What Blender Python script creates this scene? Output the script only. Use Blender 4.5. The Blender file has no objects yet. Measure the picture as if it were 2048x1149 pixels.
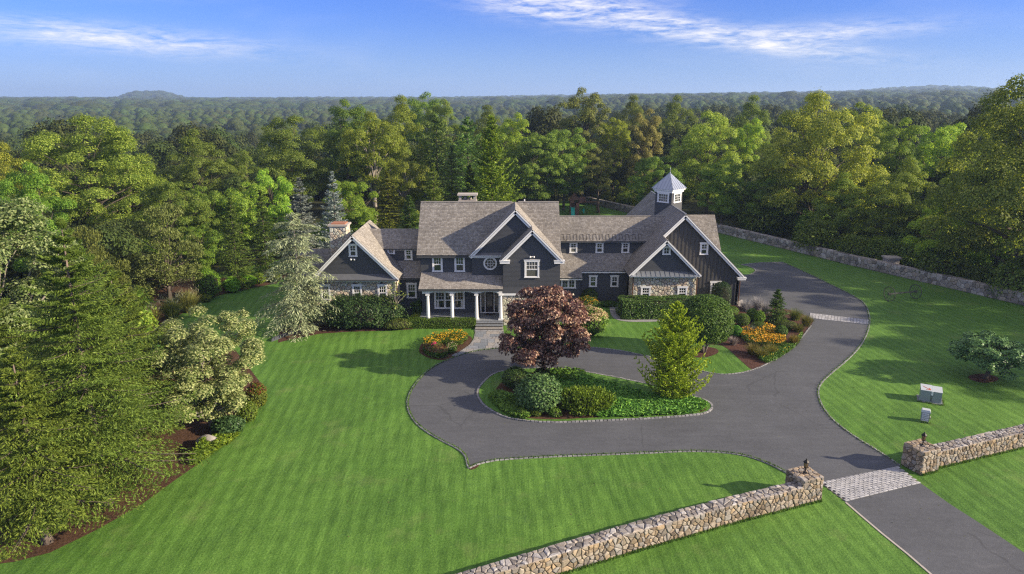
import bpy, math, random
import numpy as np
from mathutils import Vector, Matrix
from mathutils.geometry import tessellate_polygon
R = math.radians
SC = bpy.context.scene
COL = SC.collection

# ------------------------------------------------------------------ camera, sky, sun, exposure
cam = bpy.data.cameras.new('camera')
cam.lens = 24.77; cam.sensor_width = 36.0; cam.clip_start = 0.5; cam.clip_end = 20000
camo = bpy.data.objects.new('camera', cam); COL.objects.link(camo)
camo.location = (0, 0, 20); camo.rotation_euler = (R(90 - 14.9), 0, 0)
SC.camera = camo
SUN = Vector((9.2, -2.3, 4.0)).normalized()
SUN_EL = math.asin(SUN.z); SUN_ROT = math.atan2(SUN.x, SUN.y)
SC.view_settings.view_transform = 'Standard'; SC.view_settings.look = 'None'
SC.view_settings.exposure = 0.84; SC.view_settings.gamma = 1.0
SC.view_settings.use_curve_mapping = False
SC.render.engine = 'CYCLES'
cy = SC.cycles
cy.use_denoising = False; cy.filter_width = 1.25; cy.use_adaptive_sampling = False; cy.max_bounces = 6; cy.diffuse_bounces = 3; cy.glossy_bounces = 2
cy.transmission_bounces = 4; cy.transparent_max_bounces = 6; cy.volume_bounces = 0
cy.caustics_reflective = False; cy.caustics_refractive = False; cy.sample_clamp_indirect = 6.0

world = bpy.data.worlds.new('World'); SC.world = world; world.use_nodes = True
def sky_nodes():
    nt = world.node_tree; N = nt.nodes; L = nt.links
    bg = N['Background']; bg.inputs[1].default_value = 0.15
    sky = N.new('ShaderNodeTexSky'); sky.sky_type = 'NISHITA'; sky.sun_disc = False
    sky.sun_elevation = SUN_EL; sky.sun_rotation = SUN_ROT
    sky.altitude = 100; sky.air_density = 1.0; sky.dust_density = 0.5; sky.ozone_density = 1.0
    hs = N.new('ShaderNodeMix'); hs.data_type = 'RGBA'; hs.blend_type = 'MULTIPLY'; hs.inputs[0].default_value = 1
    hs.inputs[7].default_value = (0.142, 0.255, 0.68, 1)
    L.new(sky.outputs[0], hs.inputs[6])
    # thin cirrus: two wisps and a faint veil, by direction of view
    tc = N.new('ShaderNodeTexCoord'); sep = N.new('ShaderNodeSeparateXYZ'); L.new(tc.outputs['Generated'], sep.inputs[0])
    def M(op, a, b=None, c=None):
        n = N.new('ShaderNodeMath'); n.operation = op
        for i, v in enumerate((a, b, c)):
            if v is None: continue
            if isinstance(v, (int, float)): n.inputs[i].default_value = v
            else: L.new(v, n.inputs[i])
        return n.outputs[0]
    az = M('ARCTAN2', sep.outputs[0], sep.outputs[1]); el = M('ARCSINE', sep.outputs[2])
    comb = N.new('ShaderNodeCombineXYZ'); L.new(az, comb.inputs[0]); L.new(el, comb.inputs[1])
    def noise(sx, sy, rot, det, dist, off):
        mp = N.new('ShaderNodeMapping'); mp.inputs['Rotation'].default_value = (0, 0, rot)
        mp.inputs['Scale'].default_value = (sx, sy, 1); mp.inputs['Location'].default_value = (off, off * .7, 0)
        L.new(comb.outputs[0], mp.inputs[0])
        n = N.new('ShaderNodeTexNoise'); n.inputs['Scale'].default_value = 1; n.inputs['Detail'].default_value = det
        n.inputs['Roughness'].default_value = .62; n.inputs['Distortion'].default_value = dist
        L.new(mp.outputs[0], n.inputs[0]); return n.outputs[0]
    n1 = noise(9, 70, R(7), 8, 1.2, 3.1); n2 = noise(30, 160, R(-12), 6, .8, 8.7); n3 = noise(4, 14, R(5), 3, .3, 1.0); n4 = noise(70, 420, R(9), 5, .6, 5.3)
    streak = M('ADD', M('MULTIPLY', n1, .95), M('MULTIPLY', n2, .5))
    def blob(az0, el0, wa, we, slope):
        da = M('SUBTRACT', az, az0)
        de = M('SUBTRACT', M('SUBTRACT', el, el0), M('MULTIPLY', da, slope))
        q = M('ADD', M('POWER', M('DIVIDE', da, wa), 2.0), M('POWER', M('DIVIDE', de, we), 2.0))
        return M('POWER', 2.718, M('MULTIPLY', q, -1.0))
    b = M('ADD', blob(R(3.0), R(7.4), R(6.0), R(1.3), -.10), blob(R(14), R(4.9), R(10), R(.75), -.17))
    b = M('ADD', b, M('MULTIPLY', blob(R(-28), R(4.0), R(8.5), R(.8), -.05), .62))
    b = M('ADD', b, M('MULTIPLY', blob(R(-36), R(7.1), R(9), R(.5), .0), .7))
    b = M('ADD', b, M('MULTIPLY', blob(R(23), R(4.6), R(6), R(.6), .02), .5))
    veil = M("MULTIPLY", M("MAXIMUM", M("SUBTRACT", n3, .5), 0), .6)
    tex = M('ADD', M('ADD', M('MULTIPLY', n1, .62), M('MULTIPLY', n2, .5)), M('MULTIPLY', n4, .22))
    tex = M('MINIMUM', M('MAXIMUM', M('MULTIPLY', M('SUBTRACT', tex, .53), 2.9), 0), 1)
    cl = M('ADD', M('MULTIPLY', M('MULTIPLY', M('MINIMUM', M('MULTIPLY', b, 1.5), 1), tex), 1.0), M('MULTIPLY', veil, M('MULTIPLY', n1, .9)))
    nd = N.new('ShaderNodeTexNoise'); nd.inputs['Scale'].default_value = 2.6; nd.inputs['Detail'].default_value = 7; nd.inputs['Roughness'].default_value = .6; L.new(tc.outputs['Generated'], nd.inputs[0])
    fill_cloud = M('MULTIPLY', M('MINIMUM', M('MAXIMUM', M('MULTIPLY', M('SUBTRACT', nd.outputs[0], .36), 3.2), 0), 1), M('MINIMUM', M('MAXIMUM', M('MULTIPLY', M('SUBTRACT', el, R(9)), 4.0), 0), 1))
    cl = M('ADD', cl, M("MULTIPLY", fill_cloud, .88))   # unseen cloud added above the view to brighten and neutralise the ambient light
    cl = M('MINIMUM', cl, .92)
    hz = M('POWER', 2.718, M('MULTIPLY', M('MULTIPLY', M('ABSOLUTE', el), M('ABSOLUTE', el)), -220.0))
    hmix = N.new('ShaderNodeMix'); hmix.data_type = 'RGBA'; L.new(M('MULTIPLY', hz, .72), hmix.inputs[0]); L.new(hs.outputs[2], hmix.inputs[6]); hmix.inputs[7].default_value = (1.6, 2.3, 3.75, 1)
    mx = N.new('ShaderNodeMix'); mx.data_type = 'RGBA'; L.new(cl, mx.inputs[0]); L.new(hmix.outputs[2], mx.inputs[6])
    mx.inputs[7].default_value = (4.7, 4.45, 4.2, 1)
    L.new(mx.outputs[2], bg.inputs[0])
sky_nodes()
sl = bpy.data.lights.new('sun', 'SUN'); sl.energy = 5.0; sl.angle = R(0.8); sl.color = (1.0, .86, .66)
so = bpy.data.objects.new('sun', sl); COL.objects.link(so); so.rotation_euler = SUN.to_track_quat('Z', 'Y').to_euler()

# ------------------------------------------------------------------ helpers
def props(o, label=None, cat=None, group=None, kind=None):
    if label: o['label'] = label
    if cat: o['category'] = cat
    if group: o['group'] = group
    if kind: o['kind'] = kind
    return o
def link(name, data, parent=None, loc=None):
    o = bpy.data.objects.new(name, data); COL.objects.link(o)
    if loc is not None: o.location = loc
    if parent is not None: o.parent = parent
    return o
def thing(name, label, cat, loc=(0, 0, 0), rz=0, group=None):
    o = link(name, None, None, loc); o.rotation_euler = (0, 0, rz); o.empty_display_size = .3
    return props(o, label, cat, group)
def copy_tree(o, parent=None):
    c = o.copy(); COL.objects.link(c)
    if parent is not None: c.parent = parent
    for ch in o.children: copy_tree(ch, c)
    return c
def npmesh(name, V, Q=None, T=None, mats=(), mi=None, smooth=False):
    me = bpy.data.meshes.new(name)
    V = np.asarray(V, np.float32); me.vertices.add(len(V)); me.vertices.foreach_set('co', V.ravel())
    li = []; st = []; s = 0
    if Q is not None and len(Q):
        Q = np.asarray(Q, np.int32); li.append(Q.ravel()); st.append(np.arange(len(Q)) * 4); s = len(Q) * 4
    if T is not None and len(T):
        T = np.asarray(T, np.int32); li.append(T.ravel()); st.append(s + np.arange(len(T)) * 3)
    li = np.concatenate(li).astype(np.int32); st = np.concatenate(st).astype(np.int32)
    me.loops.add(len(li)); me.loops.foreach_set('vertex_index', li)
    me.polygons.add(len(st)); me.polygons.foreach_set('loop_start', st)
    for m in mats: me.materials.append(m)
    if mi is not None: me.polygons.foreach_set('material_index', np.asarray(mi, np.int32))
    if smooth: me.polygons.foreach_set('use_smooth', np.ones(len(st), bool))
    me.update(); me.validate(); return me

class MB:
    """collects shapes for ONE mesh object"""
    def __init__(s): s.V = []; s.F = []; s.M = []
    def face(s, pts, m=0):
        b = len(s.V); s.V += [tuple(p) for p in pts]; s.F.append(tuple(range(b, b + len(pts)))); s.M.append(m)
    def hull(s, lo, hi, m=0):
        """two matching rings -> closed prism"""
        b = len(s.V); n = len(lo); s.V += [tuple(p) for p in lo] + [tuple(p) for p in hi]
        s.F.append(tuple(range(b + n - 1, b - 1, -1))); s.F.append(tuple(range(b + n, b + 2 * n)))
        for i in range(n): j = (i + 1) % n; s.F.append((b + i, b + j, b + n + j, b + n + i))
        s.M += [m] * (n + 2)
    def box(s, x0, y0, z0, x1, y1, z1, m=0):
        s.hull([(x0, y0, z0), (x1, y0, z0), (x1, y1, z0), (x0, y1, z0)], [(x0, y0, z1), (x1, y0, z1), (x1, y1, z1), (x0, y1, z1)], m)
    def beam(s, p, q, w, h, up=(0, 0, 1), m=0):
        """bar from p to q, width w across, height h along up (centred)"""
        p = Vector(p); q = Vector(q); d = (q - p).normalized(); u = Vector(up); x = d.cross(u).normalized(); u = x.cross(d)
        c = [(-w / 2, -h / 2), (w / 2, -h / 2), (w / 2, h / 2), (-w / 2, h / 2)]
        s.hull([p + x * a + u * b for a, b in c], [q + x * a + u * b for a, b in c], m)
    def tube(s, path, rad, n=6, m=0, cap=True):
        path = [Vector(p) for p in path]; b = len(s.V); k = len(path)
        for i, p in enumerate(path):
            d = (path[min(i + 1, k - 1)] - path[max(i - 1, 0)])
            d = d.normalized() if d.length > 1e-6 else Vector((0, 0, 1))
            a = Vector((1, 0, 0)) if abs(d.x) < .8 else Vector((0, 1, 0))
            x = d.cross(a).normalized(); y = d.cross(x); r = rad[i] if hasattr(rad, '__len__') else rad
            for j in range(n):
                t = 2 * math.pi * j / n; s.V.append(tuple(p + x * (r * math.cos(t)) + y * (r * math.sin(t))))
        for i in range(k - 1):
            for j in range(n):
                j2 = (j + 1) % n; s.F.append((b + i * n + j, b + i * n + j2, b + (i + 1) * n + j2, b + (i + 1) * n + j)); s.M.append(m)
        if cap:
            s.F.append(tuple(range(b + (k - 1) * n, b + k * n))); s.M.append(m)
            s.F.append(tuple(range(b + n - 1, b - 1, -1))); s.M.append(m)
    def lathe(s, c, prof, n=12, m=0):
        s.tube([(c[0], c[1], c[2] + z) for r, z in prof], [max(r, .001) for r, z in prof], n, m)
    def prism(s, poly, z0, z1, m=0):
        s.hull([(x, y, z0) for x, y in poly], [(x, y, z1) for x, y in poly], m)
    def ball(s, c, r, n=8, m=0, sz=1.0):
        k = max(4, n // 2); pr = [(r * math.sin(math.pi * i / k), -r * sz * math.cos(math.pi * i / k)) for i in range(k + 1)]
        s.lathe(c, pr, n, m)
    def mesh(s, name, mats, smooth=False):
        me = bpy.data.meshes.new(name); me.from_pydata([tuple(v) for v in s.V], [], s.F)
        for m in (mats if isinstance(mats, (list, tuple)) else [mats]): me.materials.append(m)
        if any(s.M): me.polygons.foreach_set('material_index', s.M)
        if smooth: me.polygons.foreach_set('use_smooth', [True] * len(s.F))
        me.update(); return me
    def obj(s, name, mats, parent=None, smooth=False, loc=None):
        o = link(name, s.mesh(name, mats, smooth), parent, loc)
        return o
def child(parent, name, mb, mats, smooth=False, label=None, kind=None):
    """mesh built in world metres, parented to a thing that is only translated"""
    o = mb.obj(name, mats, parent, smooth)
    top = parent; off = Vector((0, 0, 0))
    while top is not None: off += Vector(top.location) + Vector(top.matrix_parent_inverse.translation) ; top = top.parent
    o.matrix_parent_inverse = Matrix.Translation(-off)
    if label: o['label'] = label
    if kind: o['kind'] = kind
    return o

def cr(pts, n=6, closed=False):
    """Catmull-Rom through 2-D points"""
    P = [np.array(p, float) for p in pts]; out = []; k = len(P)
    for i in range(k if closed else k - 1):
        p0 = P[(i - 1) % k] if closed or i > 0 else P[0]; p1 = P[i]; p2 = P[(i + 1) % k]
        p3 = P[(i + 2) % k] if closed or i + 2 < k else P[-1]
        for j in range(n):
            t = j / n
            out.append(tuple(.5 * ((2 * p1) + (p2 - p0) * t + (2 * p0 - 5 * p1 + 4 * p2 - p3) * t * t + (3 * p1 - p0 - 3 * p2 + p3) * t ** 3)))
    if not closed: out.append(tuple(P[-1]))
    return out
def sheet(name, poly, z, mat, kind='structure', parent=None, skirt=0.0):
    tri = tessellate_polygon([[Vector((x, y, 0)) for x, y in poly]])
    V = [(x, y, z) for x, y in poly]; n = len(V); F = []
    for t in tri:
        a, b, c = (V[i] for i in t)
        s = (b[0] - a[0]) * (c[1] - a[1]) - (b[1] - a[1]) * (c[0] - a[0])
        F.append(tuple(t) if s > 0 else tuple(t[::-1]))
    if skirt:
        V += [(x, y, z - skirt) for x, y in poly]
        for i in range(n): j = (i + 1) % n; F.append((i, j, n + j, n + i))
    me = bpy.data.meshes.new(name); me.from_pydata(V, [], F); me.materials.append(mat); me.update()
    o = link(name, me, parent)
    if kind: o['kind'] = kind
    return o
def inside(p, poly):
    x, y = p; c = False; j = len(poly) - 1
    for i in range(len(poly)):
        xi, yi = poly[i]; xj, yj = poly[j]
        if (yi > y) != (yj > y) and x < (xj - xi) * (y - yi) / (yj - yi) + xi: c = not c
        j = i
    return c
def scatter(poly, n, rng):
    xs = [p[0] for p in poly]; ys = [p[1] for p in poly]; out = []
    while len(out) < n:
        p = (rng.uniform(min(xs), max(xs)), rng.uniform(min(ys), max(ys)))
        if inside(p, poly): out.append(p)
    return np.array(out)
def clip_poly(sub, rect):
    """convex rectangle clip of a polygon"""
    x0, y0, x1, y1 = rect
    for ax, val, sg in ((0, x0, 1), (0, x1, -1), (1, y0, 1), (1, y1, -1)):
        out = []
        for i in range(len(sub)):
            a, b = sub[i - 1], sub[i]; da = sg * (a[ax] - val); db = sg * (b[ax] - val)
            if da >= 0 and db >= 0: out.append(b)
            elif da >= 0 > db or db >= 0 > da:
                t = da / (da - db); q = (a[0] + (b[0] - a[0]) * t, a[1] + (b[1] - a[1]) * t)
                out.append(q)
                if db >= 0: out.append(b)
        sub = out
        if not sub: return []
    return sub

# ------------------------------------------------------------------ materials
def nodes(name):
    m = bpy.data.materials.new(name); m.use_nodes = True; nt = m.node_tree
    return m, nt, nt.nodes['Principled BSDF']
def setp(b, **k):
    for n, v in k.items():
        b.inputs[n.replace('_', ' ')].default_value = v
def mk(nt, typ, **k):
    n = nt.nodes.new(typ)
    for a, v in k.items(): setattr(n, a, v)
    return n
def mathn(nt, op, a, b=None, c=None):
    n = nt.nodes.new('ShaderNodeMath'); n.operation = op
    for i, v in enumerate((a, b, c)):
        if v is None: continue
        if isinstance(v, (int, float)): n.inputs[i].default_value = v
        else: nt.links.new(v, n.inputs[i])
    return n.outputs[0]
def mixc(nt, f, a, b, mode='MIX'):
    n = nt.nodes.new('ShaderNodeMix'); n.data_type = 'RGBA'; n.blend_type = mode
    for i, v in ((0, f), (6, a), (7, b)):
        if isinstance(v, (int, float)): n.inputs[i].default_value = v
        elif isinstance(v, tuple): n.inputs[i].default_value = (*v[:3], 1)
        else: nt.links.new(v, n.inputs[i])
    return n.outputs[2]
def ramp(nt, fac, stops):
    n = nt.nodes.new('ShaderNodeValToRGB'); e = n.color_ramp.elements
    while len(e) < len(stops): e.new(.5)
    for i, (p, c) in enumerate(stops): e[i].position = p; e[i].color = (*c, 1) if len(c) == 3 else c
    nt.links.new(fac, n.inputs[0]); return n.outputs[0]
def noisen(nt, scale, detail=4, rough=.55, stretch=None, coord='Object', dist=0, rot=0):
    tc = nt.nodes.new('ShaderNodeTexCoord'); out = tc.outputs[coord]
    if stretch or rot:
        mp = nt.nodes.new('ShaderNodeMapping'); mp.inputs['Scale'].default_value = stretch or (1, 1, 1)
        mp.inputs['Rotation'].default_value = (0, 0, rot); nt.links.new(out, mp.inputs[0]); out = mp.outputs[0]
    n = nt.nodes.new('ShaderNodeTexNoise'); n.inputs['Scale'].default_value = scale; n.inputs['Detail'].default_value = detail
    n.inputs['Roughness'].default_value = rough; n.inputs['Distortion'].default_value = dist
    nt.links.new(out, n.inputs[0]); return n.outputs[0]
def bump(nt, b, h, strength=.3, dist=.05):
    n = nt.nodes.new('ShaderNodeBump'); n.inputs['Strength'].default_value = strength; n.inputs['Distance'].default_value = dist
    nt.links.new(h, n.inputs['Height']); nt.links.new(n.outputs[0], b.inputs['Normal']); return n
def island(nt):
    return nt.nodes.new('ShaderNodeNewGeometry').outputs['Random Per Island']

def foliage(name, stops, trans=.46, rough=.55, tcol=None, var=.15):
    """leaf material: tone differs leaf by leaf, tinted by the plant's own object colour"""
    m, nt, b = nodes(name); oi = nt.nodes.new('ShaderNodeObjectInfo')
    k = len(stops); c = ramp(nt, island(nt), [(i / max(1, k - 1), s) for i, s in enumerate(stops)])
    c = mixc(nt, 1.0, c, oi.outputs['Color'], 'MULTIPLY')
    hs = nt.nodes.new('ShaderNodeHueSaturation'); nt.links.new(c, hs.inputs['Color'])
    nt.links.new(mathn(nt, 'ADD', mathn(nt, 'MULTIPLY', oi.outputs['Random'], var * .2), .5 - var * .1), hs.inputs['Hue'])
    nt.links.new(mathn(nt, 'ADD', mathn(nt, 'MULTIPLY', oi.outputs['Random'], var * 2), 1 - var), hs.inputs['Value'])
    c = hs.outputs[0]
    nt.links.new(c, b.inputs['Base Color']); setp(b, Roughness=rough, Specular_IOR_Level=.2)
    tr = nt.nodes.new('ShaderNodeBsdfTranslucent'); mx = nt.nodes.new('ShaderNodeMixShader'); mx.inputs[0].default_value = trans
    tcl = mixc(nt, 1.0, c, tcol or (1.5, 1.45, .6), 'MULTIPLY'); nt.links.new(tcl, tr.inputs[0])
    nt.links.new(b.outputs[0], mx.inputs[1]); nt.links.new(tr.outputs[0], mx.inputs[2])
    nt.links.new(mx.outputs[0], nt.nodes['Material Output'].inputs[0]); return m
def plain(name, col, rough=.6, var=.25, scale=6, bmp=0, metal=0, spec=.4):
    m, nt, b = nodes(name); n = noisen(nt, scale, 5)
    c = mixc(nt, n, tuple(x * (1 - var) for x in col), tuple(min(1, x * (1 + var)) for x in col))
    nt.links.new(c, b.inputs['Base Color']); setp(b, Roughness=rough, Metallic=metal, Specular_IOR_Level=spec)
    if bmp: bump(nt, b, noisen(nt, scale * 5, 4), bmp, .03)
    return m
def stone_mat(name, stops, rough=.85):
    m, nt, b = nodes(name); oi = nt.nodes.new('ShaderNodeObjectInfo')
    r = mathn(nt, 'FRACT', mathn(nt, 'ADD', island(nt), mathn(nt, 'MULTIPLY', oi.outputs['Random'], 7.3)))
    k = len(stops); c = ramp(nt, r, [(i / (k - 1), s) for i, s in enumerate(stops)])
    n = noisen(nt, 7, 6, .65, coord='Object'); c = mixc(nt, 1, c, ramp(nt, n, [(.3, (.62, .6, .58)), (.7, (1.2, 1.2, 1.2))]), 'MULTIPLY')
    nt.links.new(c, b.inputs['Base Color']); setp(b, Roughness=rough, Specular_IOR_Level=.25)
    bump(nt, b, noisen(nt, 18, 5, .7), .5, .04); return m

TAN_STONE = [(.30, .28, .25), (.17, .13, .09), (.33, .25, .16), (.42, .36, .28), (.25, .19, .12), (.36, .33, .29), (.45, .33, .2), (.22, .2, .18)]
GREY_STONE = [(.13, .12, .11), (.36, .33, .29), (.19, .165, .14), (.5, .47, .43), (.27, .25, .235), (.4, .34, .27), (.16, .15, .15)]
M = {}
M['stone'] = stone_mat('fieldstone', TAN_STONE)
M['housestone'] = stone_mat('pale house fieldstone', [tuple(min(.6, .25 * m + c * 1.15) for c, m in zip(t, (1.0, .86, .7))) for t in TAN_STONE])
M['greystone'] = stone_mat('weathered fieldstone', GREY_STONE)
M['granite'] = stone_mat('granite block', [(.19, .19, .19), (.26, .26, .26), (.33, .325, .32), (.23, .225, .22)])
M['paver'] = stone_mat('pale granite paver', [(.3, .3, .3), (.38, .38, .385), (.45, .445, .44), (.34, .335, .33)])
M['bluestone'] = stone_mat('bluestone', [(.17, .19, .21), (.27, .28, .29), (.34, .31, .27), (.21, .23, .26)])
M['mortar'] = plain('mortar', (.12, .108, .09), .95, .3, 4, .3)
M['white'] = plain('white paint', (.78, .77, .74), .5, .05, 3)
M['siding'] = plain('charcoal paint', (.058, .0595, .0625), .55, .18, 2.5)
M['battens'] = plain('charcoal batten paint', (.066, .063, .059), .6, .2, 3)
M['iron'] = plain('dark bronze', (.018, .015, .013), .5, .3, 8, 0, .4)
M['copper'] = plain('aged copper', (.13, .06, .03), .5, .3, 5, 0, .5)
M['zinc'] = plain('standing seam metal', (.42, .45, .49), .38, .14, 3, 0, .75)
M['leadgrey'] = plain('grey metal flashing', (.16, .165, .175), .5, .2, 3, 0, .4)
M['slate'] = plain('dark slate', (.07, .074, .084), .9, .3, 4, .2, 0, .15)
M['door'] = plain('dark stained wood', (.035, .022, .016), .4, .3, 4)
M['wood'] = plain('weathered redwood', (.17, .085, .055), .8, .35, 5, .2)
M['oldwood'] = plain('dark old wood', (.07, .075, .06), .85, .3, 6, .2)
M['greenplastic'] = plain('green plastic', (.01, .33, .24), .35, .1, 3)
M['box'] = plain('grey green steel', (.25, .29, .285), .5, .1, 3)
M['boxlid'] = plain('pale steel lid', (.46, .49, .485), .5, .08, 3)
M['orange'] = plain('orange marking paint', (.5, .11, .03), .6, .15, 6)
M['lampglass'] = plain('amber lantern glass', (.32, .2, .09), .15, .2, 5)
M['bulb'] = plain('white lamp housing', (.7, .68, .64), .4, .08, 3)
M['slab'] = plain('limestone cap', (.42, .37, .31), .85, .25, 4, .3)
M['terracotta'] = plain('terracotta', (.33, .14, .07), .8, .2, 4)
M['concrete'] = plain('foundation concrete', (.22, .22, .21), .9, .2, 4)
def glass_mat():
    m, nt, b = nodes('window glass'); oi = nt.nodes.new('ShaderNodeObjectInfo')
    c = ramp(nt, oi.outputs['Random'], [(0, (.010, .012, .013)), (.45, (.03, .035, .03)), (.8, (.075, .08, .062)), (1, (.15, .15, .125))])
    nt.links.new(c, b.inputs['Base Color']); setp(b, Roughness=.04, Specular_IOR_Level=.9)
    bump(nt, b, noisen(nt, 1.4, 2), .06, .05); return m
M['glass'] = glass_mat()
def bark_mat(name, a, c):
    m, nt, b = nodes(name); n = noisen(nt, 5, 6, .7, (1, 1, .25))
    nt.links.new(ramp(nt, n, [(.3, a), (.7, c)]), b.inputs['Base Color']); setp(b, Roughness=.9, Specular_IOR_Level=.15)
    bump(nt, b, n, .6, .08); return m
M['bark'] = bark_mat('bark', (.045, .035, .027), (.16, .13, .10))
M['tanbark'] = bark_mat('tan bark', (.09, .07, .055), (.26, .2, .155))
M['palebark'] = bark_mat('pale bark', (.15, .125, .1), (.42, .37, .31))
M['twigs'] = bark_mat('twigs', (.02, .018, .012), (.05, .045, .03))
def shingle_mat():
    m, nt, b = nodes('cedar shingles'); r = island(nt)
    c = ramp(nt, r, [(0, (.228, .204, .174)), (.35, (.276, .25, .214)), (.7, (.315, .287, .248)), (1, (.37, .342, .3))])
    n = noisen(nt, .5, 5, .6, coord='Object'); c = mixc(nt, 1, c, ramp(nt, n, [(.3, (.82, .82, .83)), (.7, (1.1, 1.09, 1.08))]), 'MULTIPLY')
    n2 = noisen(nt, 14, 3, .6, (1, .15, .15)); c = mixc(nt, .3, c, ramp(nt, n2, [(.3, (.7, .7, .7)), (.7, (1.2, 1.2, 1.2))]), 'MULTIPLY')
    nt.links.new(c, b.inputs['Base Color']); setp(b, Roughness=.85, Specular_IOR_Level=.12); return m
M['shingle'] = shingle_mat()
def lawn_mat():
    m, nt, b = nodes('mown lawn')
    a = noisen(nt, .10, 4, .55); fine = noisen(nt, 9, 5, .75); mid = noisen(nt, 1.6, 5, .65)
    streak = noisen(nt, 1.0, 5, .7, (6.5, .22, 1), rot=R(-7)); streak2 = noisen(nt, 1.0, 5, .65, (4.0, .3, 1), rot=R(38))
    c = ramp(nt, fine, [(.28, (.050, .122, .013)), (.5, (.086, .194, .025)), (.72, (.14, .262, .047))])
    c = mixc(nt, .5, c, ramp(nt, streak, [(.34, (.66, .7, .64)), (.62, (1.28, 1.22, 1.26))]), 'MULTIPLY')
    streak3 = noisen(nt, 1.0, 3, .6, (15, .3, 1), rot=R(-3)); c = mixc(nt, .5, c, ramp(nt, streak3, [(.34, (.74, .78, .7)), (.66, (1.24, 1.18, 1.22))]), 'MULTIPLY')
    c = mixc(nt, .38, c, ramp(nt, streak2, [(.35, (.75, .78, .7)), (.65, (1.2, 1.16, 1.25))]), 'MULTIPLY')
    c = mixc(nt, .7, c, ramp(nt, mid, [(.3, (.78, .8, .75)), (.7, (1.2, 1.16, 1.25))]), 'MULTIPLY')
    c = mixc(nt, .8, c, ramp(nt, a, [(.35, (.82, .86, .8)), (.65, (1.16, 1.1, 1.15))]), 'MULTIPLY')
    w = nt.nodes.new('ShaderNodeTexWave'); w.wave_type = 'BANDS'; w.bands_direction = 'X'; w.inputs['Scale'].default_value = .42
    w.inputs['Distortion'].default_value = .4; w.inputs['Detail'].default_value = 2
    mp = nt.nodes.new('ShaderNodeMapping'); mp.inputs['Rotation'].default_value = (0, 0, R(-8)); tc = nt.nodes.new('ShaderNodeTexCoord')
    nt.links.new(tc.outputs['Object'], mp.inputs[0]); nt.links.new(mp.outputs[0], w.inputs[0])
    c = mixc(nt, .62, c, ramp(nt, w.outputs[0], [(.2, (.82, .85, .8)), (.8, (1.14, 1.1, 1.15))]), 'MULTIPLY')
    dry = mathn(nt, 'MULTIPLY', mathn(nt, 'MAXIMUM', mathn(nt, 'SUBTRACT', noisen(nt, .33, 6, .68), .56), 0), 2.4)
    c = mixc(nt, mathn(nt, 'MINIMUM', dry, .5), c, (.20, .235, .075))
    clov = mathn(nt, 'MULTIPLY', mathn(nt, 'MAXIMUM', mathn(nt, 'SUBTRACT', noisen(nt, .55, 5, .7, (1, 1, 1), 'Object', 1.5, R(30)), .57), 0), 3.0)
    c = mixc(nt, mathn(nt, 'MINIMUM', clov, .45), c, (.055, .125, .03))
    nt.links.new(c, b.inputs['Base Color']); setp(b, Roughness=.75, Specular_IOR_Level=.2)
    h = mathn(nt, 'ADD', mathn(nt, 'MULTIPLY', fine, .05), mathn(nt, 'MULTIPLY', noisen(nt, .13, 3, .5), .9))
    h = mathn(nt, 'ADD', h, mathn(nt, 'MULTIPLY', mid, .05))
    bump(nt, b, h, .9, 1.0); return m
M['lawn'] = lawn_mat()
def asphalt_mat():
    m, nt, b = nodes('asphalt')
    a = noisen(nt, .35, 6, .65); fine = noisen(nt, 26, 3, .8); mid = noisen(nt, 3.5, 5, .7); st = noisen(nt, 1, 4, .6, (.25, 2.2, 1))
    c = ramp(nt, fine, [(.25, (.059, .0605, .0635)), (.6, (.102, .1045, .109)), (.78, (.175, .177, .181))])
    for n, lo, hi, f in ((a, .86, 1.12, .8), (mid, .86, 1.12, .7), (st, .88, 1.12, .6)):
        c = mixc(nt, f, c, ramp(nt, n, [(.32, (lo,) * 3), (.68, (hi,) * 3)]), 'MULTIPLY')
    cv = nt.nodes.new('ShaderNodeTexVoronoi'); cv.feature = 'DISTANCE_TO_EDGE'; cv.inputs['Scale'].default_value = .16
    tcc = nt.nodes.new('ShaderNodeTexCoord'); wob = nt.nodes.new('ShaderNodeMix'); wob.data_type = 'VECTOR'; nzv = nt.nodes.new('ShaderNodeTexNoise'); nzv.inputs['Scale'].default_value = .9; nzv.inputs['Detail'].default_value = 6
    nt.links.new(tcc.outputs['Object'], nzv.inputs[0]); nt.links.new(tcc.outputs['Object'], wob.inputs[4]); nt.links.new(nzv.outputs[1], wob.inputs[5]); wob.inputs[0].default_value = .35; nt.links.new(wob.outputs[1], cv.inputs[0])
    crack = mathn(nt, 'MULTIPLY', mathn(nt, 'LESS_THAN', cv.outputs[0], .004), mathn(nt, 'GREATER_THAN', noisen(nt, .22, 3), .5))
    c = mixc(nt, mathn(nt, 'MULTIPLY', crack, .28), c, (.03, .03, .03))
    pale = mathn(nt, 'MULTIPLY', mathn(nt, 'MAXIMUM', mathn(nt, 'SUBTRACT', noisen(nt, 1, 6, .7, (.16, .9, 1)), .6), 0), 1.6)
    c = mixc(nt, pale, c, (.27, .26, .25))
    v = nt.nodes.new('ShaderNodeTexVoronoi'); v.inputs['Scale'].default_value = 5.5
    tc = nt.nodes.new('ShaderNodeTexCoord'); nt.links.new(tc.outputs['Object'], v.inputs[0])
    sp = mathn(nt, 'MULTIPLY', mathn(nt, 'LESS_THAN', v.outputs[0], .09), mathn(nt, 'GREATER_THAN', noisen(nt, 1.3, 2), .56))
    c = mixc(nt, mathn(nt, 'MULTIPLY', sp, .55), c, (.34, .33, .31))
    nt.links.new(c, b.inputs['Base Color']); setp(b, Roughness=.85, Specular_IOR_Level=.3); bump(nt, b, fine, .35, .03); return m
M['asphalt'] = asphalt_mat()
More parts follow.
